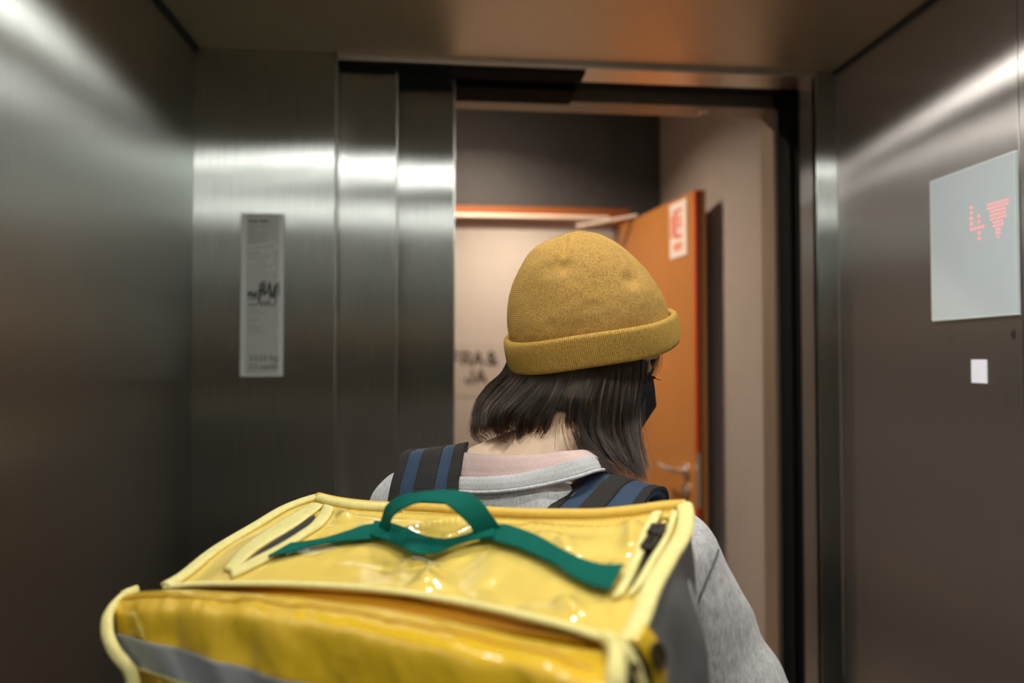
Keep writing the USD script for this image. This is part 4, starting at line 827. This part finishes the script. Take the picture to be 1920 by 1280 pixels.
# right side: grey gusset
def sz(x, y, Z): return C(x, y, Z)
SG = coons([lid(1284, 958), lid(1254, 1060), lid(1222, 1118), lid(1203, 1160), lid(1186, 1195)], [Q(1.0, .36, HB), Q(1.0, .68, HB), Q(1.0, .98, HB)],
           [lid(1284, 958), C(1298, 1020, .625), C(1303, 1100, .628), C(1305, 1200, .632), C(1306, 1290, .636), Q(1.0, .36, HB)], [lid(1186, 1195), C(1215, 1245, .455), C(1236, 1320, .465), Q(1.0, .98, HB)], 50, 40)
su_, sv_ = np.linspace(0, 1, 40)[None, :], np.linspace(0, 1, 50)[:, None]
SG = SG + bu * ((.010 * np.sin(su_ * math.pi) * np.minimum(1, sv_ * 5) + .006 * np.sin(su_ * 13 + 2 * np.sin(sv_ * 7)) * np.minimum(1, sv_ * 6) * np.sin(su_ * math.pi))[..., None])
obj("side_panel", slab(SG, .003, bu), GREYV, bg, True, label="dark grey vinyl side panel")
obj("side_edge", ribbon([C(1290, 958, .622), C(1298, 1000, .623), C(1297, 1040, .624), C(1300, 1080, .627)], [C(1284, 962, .615), C(1288, 1005, .612), C(1293, 1042, .616), C(1300, 1084, .626)], .002, 30, 5, bu), PIPEB, bg, True)
obj("side_flap", ribbon([C(1207, 1168, .448), C(1232, 1195, .452), C(1247, 1230, .455), C(1251, 1285, .46), C(1254, 1420, .47)], [C(1183, 1200, .432), C(1203, 1222, .434), C(1222, 1255, .437), C(1228, 1290, .44), C(1232, 1420, .45)], .003, 40, 7, bu, .003, bu), VINYLF, bg, True, label="yellow corner flap with an eyelet")
ec = C(1225, 1226, .4415); ed = unit(C(1231, 1240, .442) - C(1219, 1212, .441)); en = unit(bu * .9 - FWD * .45); eb_ = unit(np.cross(en, ed))
an = np.linspace(0, 2 * math.pi, 41)
obj("eyelet", cat(tube([ec + en * .004 + ed * .0085 * math.cos(a) + eb_ * .006 * math.sin(a) for a in an], .0012, 8), slab(np.array([[ec + en * .0035 + (ed * .0085 * math.cos(a) + eb_ * .006 * math.sin(a)) * r for r in (.05, .5, 1)] for a in an]), .001, en)), EYELET, bg, True, label="dark oval eyelet")
# front pocket panel
def zf(px): t = (px - 310) / (1163 - 310); return 1 / ((1 - t) / .634 + t / .438)
def row(pts, dz): return [C(x, y, zf(x) + dz) for x, y in pts]
pk = [row([(226, 1113), (262, 1108), (330, 1105), (450, 1111), (600, 1124), (750, 1146), (900, 1175), (1000, 1197), (1080, 1213), (1140, 1221)], -.012),
      row([(222, 1124), (300, 1122), (400, 1127), (520, 1140), (650, 1157), (780, 1181), (900, 1205), (1000, 1227), (1080, 1246), (1146, 1260)], -.045),
      row([(214, 1150), (300, 1146), (400, 1150), (520, 1163), (650, 1182), (780, 1210), (900, 1234), (1000, 1258), (1080, 1278), (1150, 1300)], -.062),
      row([(218, 1184), (300, 1198), (400, 1219), (520, 1248), (620, 1272), (760, 1312), (900, 1340), (1000, 1360), (1080, 1378), (1156, 1396)], -.066),
      row([(250, 1243), (320, 1258), (420, 1284), (540, 1320), (640, 1345), (780, 1375), (900, 1400), (1000, 1420), (1080, 1440), (1160, 1456)], -.064),
      row([(262, 1420), (330, 1440), (430, 1480), (540, 1500), (640, 1530), (780, 1560), (900, 1600), (1000, 1620), (1080, 1640), (1166, 1660)], -.055)]
PG0 = np.array([curve(r, 130) for r in pk]); PG = np.stack([curve(PG0[:, j], 90) for j in range(130)], 1)
Np = gnormals(PG); Np = Np if np.sum(Np * -FWD) > 0 else -Np
pv_, pu_ = np.linspace(0, 1, 90)[:, None], np.linspace(0, 1, 130)[None, :]
ed_ = np.clip(np.minimum(pu_, 1 - pu_) * 10, 0, 1) * np.clip(pv_ * 9, 0, 1)
crn = .008 * (meshkit.fbm(np.stack(np.broadcast_arrays(pu_ * 13, pv_ * 4, pv_ * 0), -1), 3, 21) - .5) * ed_ + .010 * np.sin(pu_ * math.pi) * np.clip((pv_ - .1) * 3, 0, 1)
crn += .0022 * np.sin(pu_ * 33 + 5 * meshkit.noise(np.stack(np.broadcast_arrays(pu_ * 5, pv_ * 3, pv_ * 0), -1), 8)) * np.exp(-((pv_ - .38) / .16) ** 2) * ed_
PG = PG + Np * crn[..., None]
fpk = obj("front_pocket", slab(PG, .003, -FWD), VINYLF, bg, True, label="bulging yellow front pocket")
def rowline(idx, off=0.0):                                         # the surface's points along a traced row
    d_ = np.r_[np.zeros((1, 130)), np.cumsum(np.linalg.norm(np.diff(PG0, axis=0), axis=2), 0)]; f_ = d_[idx] / d_[-1] * 89; k_ = np.clip(f_.astype(int), 0, 88); t_ = (f_ - k_)[:, None]; j_ = np.arange(130); S_ = PG + Np * off
    return S_[k_, j_] * (1 - t_) + S_[k_ + 1, j_] * t_
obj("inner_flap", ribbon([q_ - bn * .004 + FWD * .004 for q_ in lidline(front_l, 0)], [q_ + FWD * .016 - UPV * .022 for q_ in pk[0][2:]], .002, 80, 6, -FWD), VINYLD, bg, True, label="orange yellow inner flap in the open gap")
_a, _b = rowline(3, .0016), rowline(4, .0016)
obj("reflective_strip", slab(np.stack([(_a * (1 - w_) + _b * w_ + 0.0 * Np[0])[1:129] for w_ in np.linspace(0, 1, 9)]) - FWD * .003, .0012, -FWD), REFLECT, fpk, True, label="grey reflective strip")
obj("seam", tube(rowline(1, .0006)[2:127], .0009, 6), VINYLD, fpk, True)
obj("edge_binding", tube([C(258, 1107, .648), C(232, 1118, .635), C(204, 1150, .60), C(201, 1185, .585), C(216, 1222, .575), C(246, 1262, .57), C(252, 1300, .57), C(262, 1420, .58)], [.0055] * 60, 12, 60, .75, FWD), PIPE, bg, True)
obj("edge_binding", tube(rowline(4, .001)[:125], .0035, 10), PIPE, bg, True)
obj("edge_binding", tube([C(1140, 1198, .43), C(1152, 1212, .415), C(1157, 1245, .395), C(1154, 1290, .385), C(1156, 1420, .385)], [.0062] * 50, 12, 50, .8, FWD), PIPE, bg, True)
obj("edge_binding", tube([C(1163, 1206, .428), C(1180, 1228, .422), C(1196, 1262, .42), C(1206, 1300, .42), C(1216, 1420, .43)], [.0035] * 50, 10, 50, .8, FWD), PIPE, bg, True)
obj("pocket_zipper", cat(ribbon([C(1160, 1202, .43), C(1166, 1230, .42), C(1172, 1290, .415), C(1180, 1420, .42)], [C(1180, 1206, .434), C(1200, 1232, .43), C(1215, 1290, .43), C(1225, 1420, .44)], .002, 30, 5, -FWD), tube([C(1184, 1242, .42), C(1192, 1250, .42), C(1200, 1275, .42), C(1203, 1300, .42)], .0028, 10, 20)), ZIPB, bg, True, label="black zipper at the pocket's corner")
# shoulder straps
def strap(eaL, eaR, bowv, wfrac, binds, name_label):
    """left and right edges, top to bottom as traced, then over the shoulder"""
    t = wuv(eaL, eaR, .009, "shoulder_strap", -FWD, n=80, bow=bowv, label=name_label, mtl=TWILL)
    a, b = curve(eaL, 80), curve(eaR, 80)
    def mid(f): return a * (1 - f) + b * f - FWD * (4 * f * (1 - f)) * bowv
    for f0, f1, nm, h in [(wfrac[0], wfrac[1], "webbing", .0032)] + [(x0, x1, "edge_binding", .0024) for x0, x1 in binds]:
        wuv(mid(f0) - FWD * h + UPV * h * .4, mid(f1) - FWD * h + UPV * h * .4, .004, nm, -FWD, n=80, mtl=BLACKWEB, par=t, m=7, bow=.0006)
strap(P3([(762, 905, .98), (764, 858, .955), (768, 843, .930), (757, 848, .905), (744, 880, .875), (734, 915, .855), (728, 955, .840), (726, 1000, .83)]),
      P3([(862, 885, .95), (868, 850, .925), (876, 829, .900), (872, 832, .875), (863, 870, .845), (857, 910, .828), (857, 955, .815), (858, 1000, .805)]), .006, (.36, .66), ((-.02, .13), (.85, 1.02)), "padded blue shoulder strap over the left shoulder")
strap(P3([(1150, 905, .88), (1135, 882, .862), (1112, 876, .84), (1090, 892, .815), (1060, 923, .788), (1020, 962, .763), (990, 1000, .75)]),
      P3([(1252, 950, .82), (1250, 922, .805), (1240, 912, .788), (1226, 915, .768), (1208, 937, .742), (1192, 965, .720), (1180, 1000, .71)]), .010, (.30, .58), ((-.02, .09), (.87, 1.02)), "padded blue shoulder strap over the right shoulder")
